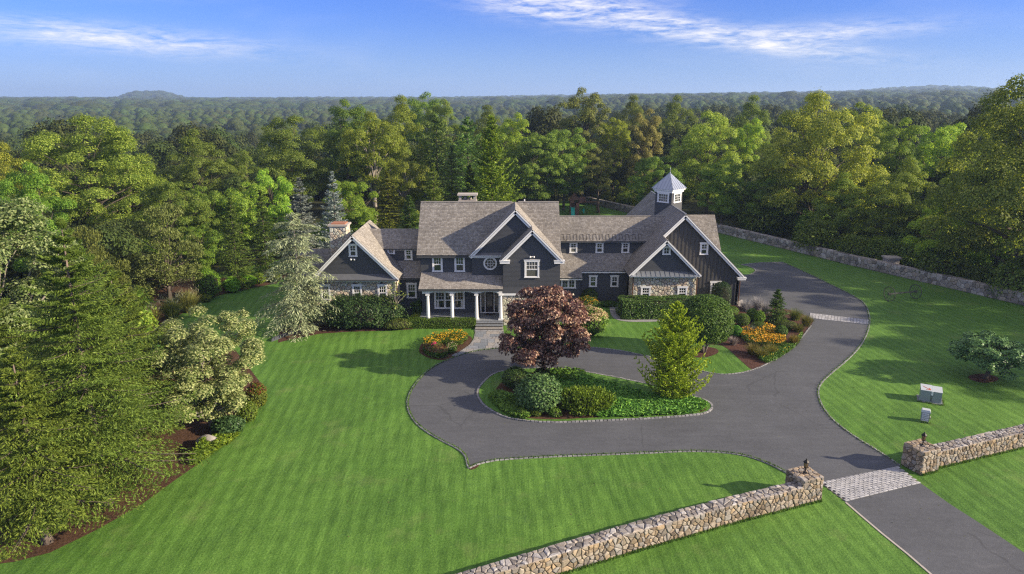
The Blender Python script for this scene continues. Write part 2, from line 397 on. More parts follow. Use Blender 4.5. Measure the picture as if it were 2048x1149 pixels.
def soil(name, lo, hi, sc=7):
    m, nt, b = nodes(name); n = noisen(nt, sc, 6, .75); n2 = noisen(nt, .8, 4)
    c = ramp(nt, n, [(.3, lo), (.7, hi)]); c = mixc(nt, .7, c, ramp(nt, n2, [(.3, (.7, .7, .7)), (.7, (1.2, 1.2, 1.2))]), 'MULTIPLY')
    nt.links.new(c, b.inputs['Base Color']); setp(b, Roughness=.95, Specular_IOR_Level=.1); bump(nt, b, n, .8, .12); return m
M['mulch'] = soil('bark mulch', (.035, .018, .010), (.15, .085, .05))
M['mulchred'] = soil('reddish mulch', (.05, .022, .016), (.14, .075, .055))
M['floor'] = soil('woodland floor', (.02, .026, .010), (.075, .075, .03), 1.2)
M['straw'] = soil('dry path', (.12, .10, .06), (.26, .22, .13), 3)
# leaves
M['leaf'] = foliage('oak leaf', [(0.0694, 0.1071, 0.0195), (0.1349, 0.1927, 0.0306), (0.2217, 0.2827, 0.0473), (0.3854, 0.4282, 0.1043)])
M['leaf2'] = foliage('maple leaf', [(0.0592, 0.1091, 0.0178), (0.1291, 0.2141, 0.0318), (0.2153, 0.3075, 0.0458), (0.3588, 0.4265, 0.089)])
M['needle'] = foliage('spruce needles', [(0.0584, 0.0926, 0.0187), (0.1062, 0.1582, 0.0291), (0.1593, 0.2224, 0.0373), (0.2124, 0.2719, 0.0519)], .2, .6)
M['blueneedle'] = foliage('blue spruce needles', [(0.108, 0.1305, 0.1062), (0.216, 0.243, 0.204), (0.342, 0.369, 0.3145)], .12, .6, (1.1, 1.2, .9))
M['cedar'] = foliage('cedar needles', [(0.078, 0.1007, 0.0568), (0.167, 0.2015, 0.1133), (0.2785, 0.3142, 0.1788), (0.3678, 0.4032, 0.2352)], .15, .6, (1.1, 1.15, .8))
M['gold'] = foliage('golden cypress spray', [(0.0497, 0.081, 0.0119), (0.1436, 0.2025, 0.0248), (0.2873, 0.378, 0.0446), (0.3978, 0.486, 0.0693)], .25, .6)
M['purple'] = foliage('purple maple leaf', [(0.0532, 0.028, 0.0256), (0.1274, 0.059, 0.0461), (0.2656, 0.149, 0.0973), (0.5312, 0.3882, 0.2433)], .16, .32, (1.4, .7, .5))
M['dogwood'] = foliage('pale dogwood leaf', [(0.0575, 0.102, 0.033), (0.138, 0.198, 0.0715), (0.3105, 0.372, 0.176), (0.483, 0.528, 0.297)], .25, .5)
M['shrub'] = foliage('shrub leaf', [(0.0358, 0.0747, 0.011), (0.0825, 0.1495, 0.022), (0.1513, 0.2317, 0.033)], .2, .5)
M['darkshrub'] = foliage('rhododendron leaf', [(0.013, 0.0286, 0.0096), (0.0286, 0.0546, 0.0168), (0.0585, 0.0936, 0.0312)], .12, .4)
M['lime'] = foliage('lime leaf', [(0.069, 0.1265, 0.012), (0.161, 0.253, 0.028), (0.276, 0.368, 0.05)], .3, .55)
M['olive'] = foliage('olive leaf', [(0.0648, 0.0741, 0.0177), (0.1378, 0.1565, 0.038), (0.235, 0.2471, 0.0696)], .2, .6)
M['juniper'] = foliage('juniper spray', [(0.03, 0.0825, 0.0168), (0.09, 0.18, 0.036), (0.195, 0.315, 0.06)], .2, .6)
M['grassblade'] = foliage('ornamental grass blade', [(.07, .085, .028), (.15, .155, .06), (.26, .235, .11)], .3, .6)
M['palegrass'] = foliage('grey grass plume', [(.17, .17, .155), (.27, .26, .24), (.38, .36, .33)], .3, .7, (1, 1, .95))
M['petal'] = foliage('yellow petal', [(0.52, 0.253, 0.008), (0.66, 0.368, 0.012), (0.72, 0.483, 0.03)], .3, .5, (1.1, .9, .5))
M['pink'] = foliage('pinkish bloom', [(.30, .17, .12), (.42, .30, .2), (.5, .42, .28)], .3, .6, (1, .9, .8))
M['red'] = foliage('red leaf', [(.09, .028, .018), (.16, .06, .03), (.12, .12, .03)], .2, .5, (1.2, .8, .5))
M['magenta'] = foliage('magenta petal', [(.5, .02, .09), (.6, .05, .14)], .2, .5, (1, .6, .7))
M['farleaf'] = foliage('far canopy', [(0.0248, 0.0413, 0.0093), (0.0508, 0.0717, 0.0132), (0.0845, 0.1033, 0.0198)], .15, .7, var=.26)

# ------------------------------------------------------------------ plant builders (numpy)
def unit(a): return a / np.maximum(np.linalg.norm(a, axis=-1, keepdims=True), 1e-9)
def leaf_quads(P, N, L, W, rng, T=None, fold=.18):
    """one folded diamond per point: P centre, N face normal, T growing direction"""
    n = len(P); N = unit(N)
    if T is None: T = rng.normal(size=(n, 3))
    T = unit(T - N * np.sum(T * N, 1, keepdims=True)); B = np.cross(N, T)
    L = (L * rng.uniform(.7, 1.3, n))[:, None]; W = (W * rng.uniform(.75, 1.25, n))[:, None]
    V = np.empty((n, 4, 3)); V[:, 0] = P - T * L * .5; V[:, 1] = P + B * W * .5 - N * W * fold
    V[:, 2] = P + T * L * .5; V[:, 3] = P - B * W * .5 - N * W * fold
    return V.reshape(-1, 3), np.arange(n * 4).reshape(-1, 4)
def waves(rng, k=5, f=3.0):
    return [(rng.normal(size=3) * f, rng.uniform(0, 6.28)) for _ in range(k)]
def wv(D, ws): return sum(np.sin(D @ a + p) for a, p in ws) / len(ws)
def prof(t, pr): return np.interp(t, [p[0] for p in pr], [p[1] for p in pr])

OAK = [(0, .45), (.12, .8), (.35, 1), (.6, .93), (.8, .68), (.93, .4), (1, .12)]
ROUND = [(0, .5), (.2, .88), (.45, 1), (.7, .88), (.88, .58), (1, .15)]
OVAL = [(0, .45), (.2, .82), (.45, 1), (.7, .95), (.88, .7), (1, .28)]
TALL = [(0, .5), (.25, .8), (.5, .9), (.75, 1), (.9, .75), (1, .25)]
CONE = [(0, .75), (.12, 1), (.35, .84), (.6, .6), (.8, .36), (.93, .15), (1, .03)]
MUSH = [(0, .55), (.2, .9), (.45, 1), (.7, .92), (.88, .68), (1, .25)]

def broad(seed, H, Rr, zb, ncl, nleaf, leaf, pr=OAK, clump=(.16, .30), flat=.62, rough=.28, limb=26, trunk_r=None, up=.5,
          wl=.62, bark='bark', lm='leaf', openness=.0, name='tree', seglean=.3, trunks=1, fan=False, hang=0):
    """broadleaf tree: returns (trunk mesh, crown mesh) in metres, foot at the origin"""
    rng = np.random.default_rng(seed); trunk_r = trunk_r or H * .018
    t = rng.uniform(0, 1, ncl * 4); keep = rng.uniform(0, 1, ncl * 4) < prof(t, pr) ** 1.3; t = t[keep][:ncl]; n = len(t)
    ph = rng.uniform(0, 2 * np.pi, n); rf = 1 - rng.uniform(0, 1, n) ** 1.7 * .75
    ws = waves(rng, 6, 2.2); D = np.stack([np.cos(ph), np.sin(ph), t * 2 - 1], 1)
    rad = Rr * prof(t, pr) * (1 + rough * 1.6 * wv(D, ws)); rc = rng.uniform(clump[0], clump[1], n) * Rr
    rr = np.maximum(rad * rf - rc * .5, 0)
    C = np.stack([rr * np.cos(ph), rr * np.sin(ph), zb + t * (H - zb - rc * flat) + 0 * rr], 1)
    C[:, 2] += (H - zb) * .05 * wv(D[:, [1, 0, 2]], ws)
    w = rc ** 2 * (.5 + rf); rc = rc * .9; cnt = np.maximum(6, (nleaf * w / w.sum()).astype(int)); idx = np.repeat(np.arange(n), cnt); m = len(idx)
    d = unit(rng.normal(size=(m, 3))); d[:, 2] = np.where(d[:, 2] < -.25, -d[:, 2] * .6, d[:, 2]); d = unit(d)
    lump = 1 + .28 * wv(d + C[idx] * 1.7, waves(rng, 5, 3.2))
    r = rc[idx] * rng.uniform(.55, 1.0, m) ** .6 * lump
    stray = rng.uniform(0, 1, m) < .06; r[stray] *= rng.uniform(1.1, 1.45, stray.sum())
    P = C[idx] + d * r[:, None] * np.array([1, 1, flat]); 
    out = unit(P - np.array([0, 0, zb + .35 * (H - zb)]))
    N = d * .95 + out * .2 + np.array([0, 0, up]) + rng.normal(size=(m, 3)) * .36
    T = None
    if fan: T = out * .5 + np.array([0, 0, .7]) + rng.normal(size=(m, 3)) * .5; N = np.cross(T, rng.normal(size=(m, 3)))
    if hang: T = np.array([0, 0, -1.0]) + d * .4 + rng.normal(size=(m, 3)) * .35; N = d * .7 + np.array([0, 0, .35]) + rng.normal(size=(m, 3)) * .35
    V, Q = leaf_quads(P, N, leaf, leaf * wl, rng, T)
    crown = npmesh('crown', V, Q, mats=[M[lm]])
    mb = MB(); tips = C[rng.permutation(n)[:limb]]
    for k in range(trunks):
        a = 2 * np.pi * k / trunks; sp = 0 if trunks == 1 else Rr * .3
        top = np.array([rng.normal() * Rr * .06 + math.cos(a) * sp, rng.normal() * Rr * .06 + math.sin(a) * sp, zb + (H - zb) * .62])
        b0 = np.array([math.cos(a), math.sin(a), 0]) * (0 if trunks == 1 else trunk_r * 1.1)
        bend = rng.normal(size=3) * Rr * .05; bend[2] = 0; tr = trunk_r * (1 if trunks == 1 else .62)
        pth = [b0 + (top - b0) * s + bend * math.sin(3.1 * s) for s in (0, .04, .15, .35, .55, .75, 1)]
        mb.tube(pth, [tr * 1.5, tr * 1.1, tr * .95, tr * .8, tr * .62, tr * .42, tr * .15], 8)
        for q in tips[k::trunks]:
            zt = np.clip(q[2] * rng.uniform(.45, .75), zb * .75, top[2] * .92); s = zt / top[2]
            p0 = b0 + (top - b0) * s + bend * math.sin(3.1 * s); v = q - p0
            mid = p0 + v * .45 + np.array([0, 0, abs(v[2]) * .12 - np.hypot(v[0], v[1]) * .03]) + rng.normal(size=3) * .05 * np.linalg.norm(v)
            r0 = tr * (1 - s) * .62 + .02; mb.tube([p0, p0 + (mid - p0) * .5 + rng.normal(size=3) * .03 * np.linalg.norm(v), mid, q], [r0, r0 * .8, r0 * .55, r0 * .18], 5)
    return mb.mesh('trunk', M[bark], True), crown

def conifer(seed, H, Rr, zb, nw, nb, seg, L, W, pr=None, droop=.25, upturn=.12, lm='needle', bark='bark', spread=.85, jit=.18, tuft=1.0, trunk_r=None, hangs=.35, dead=0, dens=2, layer=0, wild=.25):
    """tiered conifer: whorls of boughs carrying flat needle sprays"""
    rng = np.random.default_rng(seed); trunk_r = trunk_r or H * .014
    pr = pr or [(0, .85), (.1, 1), (.5, .66), (.8, .34), (.95, .12), (1, .02)]
    zs = zb + (H - zb) * (np.linspace(0, 1, nw) ** .94) + rng.normal(size=nw) * .25 * (H - zb) / nw
    tz = np.clip((zs - zb) / (H - zb), 0, 1); br = []
    mb = MB(); mb.tube([(0, 0, 0), (0, 0, H * .05), (rng.normal() * .05, rng.normal() * .05, H * .5), (0, 0, H * .99)], [trunk_r * 1.4, trunk_r, trunk_r * .6, .015], 7)
    for z, t in zip(zs, tz):
        k = max(3, int(nb * (1 - .55 * t))); a0 = rng.uniform(0, 6.28)
        for j in range(k):
            br.append((z + rng.normal() * .08, a0 + 6.283 * j / k + rng.normal() * .22, Rr * prof(t, pr) * rng.uniform(1 - jit * 1.5, 1 + jit), t))
    br = np.array(br); nbr = len(br)
    s = np.linspace(.14, 1, seg); S = np.tile(s, nbr); I = np.repeat(np.arange(nbr), seg)
    z0, a, ln, t = br[I].T
    dr = droop * (1.15 - t) - .15 * t
    def pos(S_, a_, ln_, z_, dr_):
        r = ln_ * S_; return np.stack([r * np.cos(a_), r * np.sin(a_), z_ - dr_ * ln_ * S_ ** 1.4 + upturn * ln_ * S_ ** 3], 1)
    P0 = pos(S, a, ln, z0, dr); P1 = pos(S + .02, a, ln, z0, dr); D = unit(P1 - P0)
    side = np.stack([-np.sin(a), np.cos(a), 0 * a], 1); upv = np.cross(D, side) * -1; upv = np.where(upv[:, 2:3] < 0, -upv, upv)
    VV = []; 
    for sg in (-1, 1) if layer == 0 else (-1, 0, 1):
        for rep in range(dens):
            width = spread * ln * (1 - S * .72) * .42 + L * .35
            lat = rng.uniform(.05, 1, len(S)) * width if rep else rng.uniform(.55, 1, len(S)) * width * .6
            P = P0 + side * (sg * lat)[:, None] + D * (lat * .45)[:, None] + rng.normal(size=P0.shape) * .05 * L
            P[:, 2] -= lat * hangs * rng.uniform(.2, 1, len(S))
            T = side * sg * .75 + D * .8 + np.array([0, 0, -hangs]) + rng.normal(size=P.shape) * wild
            N = upv + rng.normal(size=P.shape) * (.25 + wild * .5)
            V, _ = leaf_quads(P, N, L * tuft, W, rng, T, .12); VV.append(V)
    k = 40; tp = np.stack([rng.normal(size=k) * .06, rng.normal(size=k) * .06, H - rng.uniform(0, .12, k) * (H - zb) * .6], 1)
    V, _ = leaf_quads(tp, rng.normal(size=(k, 3)), L * .8, W, rng, np.tile([0, 0, 1.0], (k, 1)) + rng.normal(size=(k, 3)) * .5); VV.append(V)
    V = np.concatenate(VV); crown = npmesh('crown', V, np.arange(len(V)).reshape(-1, 4), mats=[M[lm]])
    for i in rng.permutation(nbr)[:min(nbr, 70)]:
        z_, a_, l_, t_ = br[i]; q = pos(np.array([0, .3, .6, .9]), np.full(4, a_), np.full(4, l_), np.full(4, z_), np.full(4, droop * (1.15 - t_) - .15 * t_))
        r0 = trunk_r * .28 * (1 - t_) + .012; mb.tube(q, [r0, r0 * .7, r0 * .45, r0 * .15], 4, 1)
    return mb.mesh('trunk', [M[bark], M['bark']], True), crown

def dome(rng, nu=14, nv=7):
    V = []; Q = []
    for j in range(nv + 1):
        th = math.pi * j / nv
        for i in range(nu):
            p = 2 * math.pi * i / nu; V.append((math.sin(th) * math.cos(p), math.sin(th) * math.sin(p), math.cos(th)))
    for j in range(nv):
        for i in range(nu): Q.append((j * nu + i, (j + 1) * nu + i, (j + 1) * nu + (i + 1) % nu, j * nu + (i + 1) % nu))
    return np.array(V), np.array(Q)
def shrub_mesh(seed, rx, ry, h, n, leaf, lm='shrub', lumps=.12, up=.4, wl=.55, shape=1.0, low=.08, flowers=None, fl=0, fsize=.07, rag=.08, core=.8, fzone=.35, spike=False):
    """dense shrub: twiggy core under a ragged skin of leaves; shape <1 boxier, >1 rounder top"""
    rng = np.random.default_rng(seed); DV, DQ = dome(rng); ws = waves(rng, 6, 3.5); ws2 = waves(rng, 5, 8)
    sz = np.array([rx, ry, h * .5])
    def surf(d):
        e = np.sign(d) * np.abs(d) ** shape
        e = e * (1 + lumps * wv(d, ws) + lumps * .6 * wv(d, ws2))[:, None]
        return e * sz + np.array([0, 0, h * .5])
    CV = surf(DV) * np.array([core, core, core]) + np.array([0, 0, h * .03]); CV[:, 2] = np.maximum(CV[:, 2], -.02)
    d = unit(rng.normal(size=(n, 3))); d[:, 2] = np.where(d[:, 2] < -.75, -d[:, 2], d[:, 2])
    P = surf(d); nrm = unit(d / sz); q = 1 - rng.uniform(0, 1, n) ** 2 * .16 + rng.normal(size=n) * rag * .5
    P = (P - [0, 0, h * .5]) * q[:, None] + [0, 0, h * .5]; P[:, 2] = np.maximum(P[:, 2], low * h * rng.uniform(.2, 1, n))
    N = nrm * .8 + np.array([0, 0, up]) + rng.normal(size=(n, 3)) * .5
    T = (nrm * .6 + np.array([0, 0, .8]) + rng.normal(size=(n, 3)) * .4) if spike else None
    if spike: N = np.cross(T, rng.normal(size=(n, 3)))
    V, Q = leaf_quads(P, N, leaf, leaf * wl, rng, T)
    Vs = [CV, V]; Qs = [DQ, Q + len(CV)]; mi = [np.ones(len(DQ), int), np.zeros(len(Q), int)]; mats = [M[lm], M['twigs']]
    if flowers:
        k = fl; d = unit(rng.normal(size=(k * 6, 3))); d = d[d[:, 2] > fzone][:k]; k = len(d); P = surf(d) * 1.03 + rng.normal(size=(k, 3)) * .04
        V2, Q2 = leaf_quads(P, d * .5 + [0, 0, 1] + rng.normal(size=(k, 3)) * .4, fsize, fsize, rng)
        Qs.append(Q2 + len(CV) + len(V)); Vs.append(V2); mi.append(np.full(k, 2)); mats.append(M[flowers])
    return npmesh('shrub', np.concatenate(Vs), np.concatenate(Qs), mats=mats, mi=np.concatenate(mi))
def hedge_mesh(seed, x0, y0, x1, y1, h, n, leaf, lm='shrub', rnd=.1, lump=.06):
    """clipped box hedge, local metres"""
    rng = np.random.default_rng(seed); w = x1 - x0; d = y1 - y0; areas = np.array([w * d, w * h, w * h, d * h, d * h]); f = rng.choice(5, n, p=areas / areas.sum())
    u = rng.uniform(0, 1, n); v = rng.uniform(0, 1, n); P = np.empty((n, 3)); Nn = np.zeros((n, 3))
    for k, (ax, sgn) in enumerate(((2, 1), (1, -1), (1, 1), (0, -1), (0, 1))):
        s = f == k; 
        if ax == 2: P[s] = np.stack([x0 + u[s] * w, y0 + v[s] * d, np.full(s.sum(), h)], 1)
        elif ax == 1: P[s] = np.stack([x0 + u[s] * w, np.full(s.sum(), y0 if sgn < 0 else y1), v[s] * h], 1)
        else: P[s] = np.stack([np.full(s.sum(), x0 if sgn < 0 else x1), y0 + u[s] * d, v[s] * h], 1)
        Nn[s, ax] = sgn
    ws = waves(rng, 6, 1.8); P += Nn * (lump * wv(P * 1.3, ws) + rng.normal(size=n) * leaf * .25)[:, None]
    c = np.array([(x0 + x1) / 2, (y0 + y1) / 2, h / 2]); q = np.abs(P - c) / (np.array([w, d, h]) / 2); cs = np.sort(q, 1)[:, 1]
    P -= (P - c) * (np.clip(cs - .86, 0, 1) * rnd)[:, None]; P[:, 2] = np.maximum(P[:, 2], .02)
    V, Q = leaf_quads(P, Nn + [0, 0, .25] + rng.normal(size=(n, 3)) * .5, leaf, leaf * .6, rng)
    mb = MB(); e = leaf * .9; mb.box(x0 + e, y0 + e, -.02, x1 - e, y1 - e, h - e)
    CV = np.array(mb.V); CQ = np.array(mb.F); return npmesh('hedge', np.concatenate([CV, V]), np.concatenate([CQ, Q + 8]), mats=[M[lm], M['twigs']], mi=np.r_[np.ones(6, int), np.zeros(len(Q), int)])
def grass_mesh(seed, r, h, n, w=.02, lm='grassblade', arch=.7, plume=None, np_=0):
    """clump of arching blades"""
    rng = np.random.default_rng(seed); a = rng.uniform(0, 6.28, n); b = rng.uniform(0, .35, n) * r; ln = h * rng.uniform(.65, 1.15, n)
    out = rng.uniform(.1, 1, n) * r * arch; hh = ln * (1 - .25 * (out / r)); ba = np.stack([b * np.cos(a), b * np.sin(a), 0 * a], 1)
    dr = np.stack([np.cos(a), np.sin(a), 0 * a], 1); sd = np.stack([-np.sin(a), np.cos(a), 0 * a], 1) ; sd = unit(sd + rng.normal(size=(n, 3)) * .5)
    k = 4; V = np.empty((n, k, 2, 3))
    for i in range(k):
        s = i / (k - 1); c = ba + dr * (out * s ** 1.8)[:, None] + np.array([0, 0, 1]) * (hh * (s - .32 * s ** 3 * (out / r)) )[:, None]
        ww = w * (1 - s * .85); V[:, i, 0] = c - sd * ww; V[:, i, 1] = c + sd * ww
    V = V.reshape(-1, 3); base = (np.arange(n) * k * 2)[:, None]; Q = np.concatenate([base + np.array([2 * i, 2 * i + 1, 2 * i + 3, 2 * i + 2]) for i in range(k - 1)])
    mats = [M[lm]]; mi = np.zeros(len(Q), int)
    if plume:
        a = rng.uniform(0, 6.28, np_); rr = r * .75 * np.sqrt(rng.uniform(0, 1, np_)); P = np.stack([rr * np.cos(a), rr * np.sin(a), h * rng.uniform(.8, 1.15, np_)], 1)
        V2, Q2 = leaf_quads(P, rng.normal(size=(np_, 3)) + [0, -.5, 0], h * .18, .035, rng, np.tile([0, 0, 1.], (np_, 1)) + rng.normal(size=(np_, 3)) * .3)
        Q = np.concatenate([Q, Q2 + len(V)]); V = np.concatenate([V, V2]); mi = np.r_[mi, np.ones(np_, int)]; mats.append(M[plume])
    return npmesh('grass_clump', V, Q, mats=mats, mi=mi)

def tree_thing(name, proto, label, x, y, s=(1, 1), z=0, rz=0, tint=None, group=None, cat='tree'):
    t = thing(name, label, cat, (x, y, z), rz, group); t.scale = (s[0], s[0], s[1])
    link('trunk', proto[0], t); c = link('crown', proto[1], t)
    if tint: c.color = (*tint, 1)
    return t
def plant(name, me, label, x, y, rz=0, cat='shrub', group=None, tint=None, s=1, kind=None, z=0):
    o = link(name, me, None, (x, y, z)); o.rotation_euler = (0, 0, rz); o.scale = (s, s, s) if not hasattr(s, '__len__') else s
    if tint: o.color = (*tint, 1)
    return props(o, label, cat, group, kind)

# ------------------------------------------------------------------ fieldstone faces: Voronoi cells, each stone a rounded block
def voronoi(w, h, size, rng, aspect=1.25, holes=()):
    nx = max(1, round(w / (size * aspect))); ny = max(1, round(h / size)); P = []
    for j in range(ny):
        for i in range(nx):
            P.append(((i + .5 + (.5 if j % 2 else 0) * .8 + rng.uniform(-.42, .42)) * w / nx, (j + .5 + rng.uniform(-.4, .4)) * h / ny))
    P = [p for p in P if rng.uniform() > .12]; P = np.array(P); cells = []
    for k, p in enumerate(P):
        d = np.hypot(*(P - p).T); near = np.argsort(d)[1:16]; poly = [(0, 0), (w, 0), (w, h), (0, h)]
        for q in P[near]:
            m = (p + q) / 2; nn = q - p; out = []
            for i in range(len(poly)):
                a, b = poly[i - 1], poly[i]; da = (a[0] - m[0]) * nn[0] + (a[1] - m[1]) * nn[1]; db = (b[0] - m[0]) * nn[0] + (b[1] - m[1]) * nn[1]
                if da <= 0: 
                    if db > 0: t = da / (da - db); out.append((a[0] + (b[0] - a[0]) * t, a[1] + (b[1] - a[1]) * t))
                    else: out.append(b)
                elif db <= 0: t = da / (da - db); out.append((a[0] + (b[0] - a[0]) * t, a[1] + (b[1] - a[1]) * t)); out.append(b)
            poly = out
            if len(poly) < 3: break
        if len(poly) < 3: continue
        c = np.mean(poly, 0)
        if any(x0 < c[0] < x1 and y0 < c[1] < y1 for x0, y0, x1, y1 in holes): continue
        cells.append(np.array(poly))
    return cells
def stone_geo(mb, poly, O, U, Vv, N, rng, proud=.06, joint=.018):
    """adds one rounded stone; poly in face metres"""
    c = poly.mean(0); k = len(poly); e = poly - c; ln = np.maximum(np.hypot(*e.T), 1e-6); shr = np.maximum(ln - joint, ln * .55) / ln
    h = proud * rng.uniform(.6, 1.4); O = np.array(O); U = np.array(U); Vv = np.array(Vv); N = np.array(N); b = len(mb.V)
    tilt = rng.normal(size=2) * .12
    for s, z in ((1, -.03), (.97, .55), (.68, 1)):
        q = c + e * (shr * s)[:, None]
        for p, ee in zip(q, e): 
            hh = h * z + (tilt @ ee) * (.25 if z > 0 else 0)
            mb.V.append(tuple(O + U * p[0] + Vv * p[1] + N * hh))
    for r in range(2):
        for i in range(k):
            j = (i + 1) % k; mb.F.append((b + r * k + i, b + r * k + j, b + (r + 1) * k + j, b + (r + 1) * k + i)); mb.M.append(0)
    mb.F.append(tuple(range(b + 2 * k, b + 3 * k))); mb.M.append(0)

# ------------------------------------------------------------------ house
HOUSE = thing('country_house', 'dark charcoal country house with white trim, cedar shingle roofs and fieldstone wings', 'house', (-2, 66, 0))
def hpart(name, mb, mats, **k): return child(HOUSE, name, mb, mats, **k)
rs = np.random.default_rng(5)
def shingles(O, U, S, poly, name, parent, ex=.155):
    O, U, S = (np.array(v, float) for v in (O, U, S)); N = np.cross(U, S); smax = max(p[1] for p in poly); V = []; s = min(p[1] for p in poly)
    while s < smax - .03:
        m = min(s + .07, smax - .01); xs = []
        for i in range(len(poly)):
            a, b = poly[i - 1], poly[i]
            if (a[1] > m) != (b[1] > m): xs.append(a[0] + (b[0] - a[0]) * (m - a[1]) / (b[1] - a[1]))
        if len(xs) >= 2:
            x = min(xs); xe = max(xs); x -= rs.uniform(0, .1); st = min(s + ex + .03, smax)
            while x < xe:
                w = rs.uniform(.11, .24); a, b = max(x, min(xs)), min(x + w - .008, xe); x += w
                if b - a < .02: continue
                s0 = s + rs.uniform(-.014, .014); t = rs.uniform(.03, .045)
                V.append([(a, s0, 0), (b, s0, 0), (b, s0, t), (a, s0, t), (b, st, .006), (a, st, .006)])
        s += ex
    V = np.array(V).reshape(-1, 3); W = O + V[:, :1] * U + V[:, 1:2] * S + V[:, 2:] * N; n = len(V) // 6; b = (np.arange(n) * 6)[:, None]
    Q = np.concatenate([b + np.array([0, 1, 2, 3]), b + np.array([3, 2, 4, 5])])
    o = link(name, npmesh(name, W, Q, mats=[M['shingle']]), parent); o['kind'] = 'stuff'
    return o
def roof(O, U, S, poly, th=.16, label=None):
    O, U, S = (np.array(v, float) for v in (O, U, S)); N = np.cross(U, S); mb = MB()
    P = [O + U * a + S * b for a, b in poly]; mb.hull([p - N * th for p in P], P)
    r = hpart('roof', mb, M['leadgrey'], label=label); shingles(O, U, S, poly, 'shingle_courses', r); return r
def slope_front(x0, x1, y0, z0, y1, z1, **k):
    S = Vector((0, y1 - y0, z1 - z0)); L = S.length; S /= L; return roof((x0, y0, z0), (1, 0, 0), S, [(0, 0), (x1 - x0, 0), (x1 - x0, L), (0, L)], **k)
def slope_back(x0, x1, y0, z0, y1, z1, **k):
    S = Vector((0, y1 - y0, z1 - z0)); L = S.length; S /= L; return roof((x1, y0, z0), (-1, 0, 0), S, [(0, 0), (x1 - x0, 0), (x1 - x0, L), (0, L)], **k)
def slope_left(xe, ze, xr, zr, segs, **k):
    """faces -x; segs = [(yfront, yback, t0, t1)] rectangles over slope fraction t, one outline"""
    S = Vector((xr - xe, 0, zr - ze)); L = S.length; S /= L; yb = segs[0][1]
    for yf, yb2, t0, t1 in segs: roof((xe, yb2, ze), (0, -1, 0), S, [(0, t0 * L), (yb2 - yf, t0 * L), (yb2 - yf, t1 * L), (0, t1 * L)], **k)
def slope_right(xe, ze, xr, zr, segs, **k):
    S = Vector((xr - xe, 0, zr - ze)); L = S.length; S /= L
    for yf, yb, t0, t1 in segs: roof((xe, yf, ze), (0, 1, 0), S, [(0, t0 * L), (yb - yf, t0 * L), (yb - yf, t1 * L), (0, t1 * L)], **k)
def clap(poly, O, U, N, name='wall', mat='siding', step=.118, thick=.0):
    """clapboard wall: stepped boards over a backing; poly = convex outline (u, z)"""
    O, U, N = (Vector(v) for v in (O, U, N)); mb = MB(); Z = Vector((0, 0, 1)); z = min(p[1] for p in poly); z1 = max(p[1] for p in poly)
    def rng_at(m):
        xs = []
        for i in range(len(poly)):
            a, b = poly[i - 1], poly[i]
            if (a[1] > m) != (b[1] > m): xs.append(a[0] + (b[0] - a[0]) * (m - a[1]) / (b[1] - a[1]))
        return (min(xs), max(xs)) if len(xs) >= 2 else None
    while step < 5 and z < z1 - .01:
        t = min(z + step, z1); r0 = rng_at(z + .002); r1 = rng_at(t - .002)
        if r0 and r1:
            p = lambda u, zz, d: O + U * u + Z * zz + N * d
            mb.face([p(r0[0], z, .022), p(r0[1], z, .022), p(r1[1], t, .006), p(r1[0], t, .006)])
            mb.face([p(r0[0], z, .002), p(r0[1], z, .002), p(r0[1], z, .022), p(r0[0], z, .022)])
        z = t
    pts = [O + U * u + Z * zz for u, zz in poly]; mb.hull([q - N * .2 for q in pts], pts)
    return hpart(name, mb, M[mat])
def board(p, q, w, h, up, name='trim_board', mat='white', label=None):
    mb = MB(); mb.beam(p, q, w, h, up); return hpart(name, mb, M[mat], label=label)
def rake(xl, zl, xr, zr, y, h=.30, t=.07):
    """white rake board under a gable edge, with a thin crown moulding in front of it"""
    d = Vector((xr - xl, 0, zr - zl)).normalized(); n = Vector((-d.z, 0, d.x)); n = n if n.z > 0 else -n
    a, b = Vector((xl, y, zl)), Vector((xr, y, zr)); mb = MB()
    mb.beam(a - n * (h / 2 + .03), b - n * (h / 2 + .03), t, h, n); mb.beam(a - n * .07 + Vector((0, -.07, 0)), b - n * .07 + Vector((0, -.07, 0)), .07, .11, n)
    return hpart('rake_board', mb, M['white'])
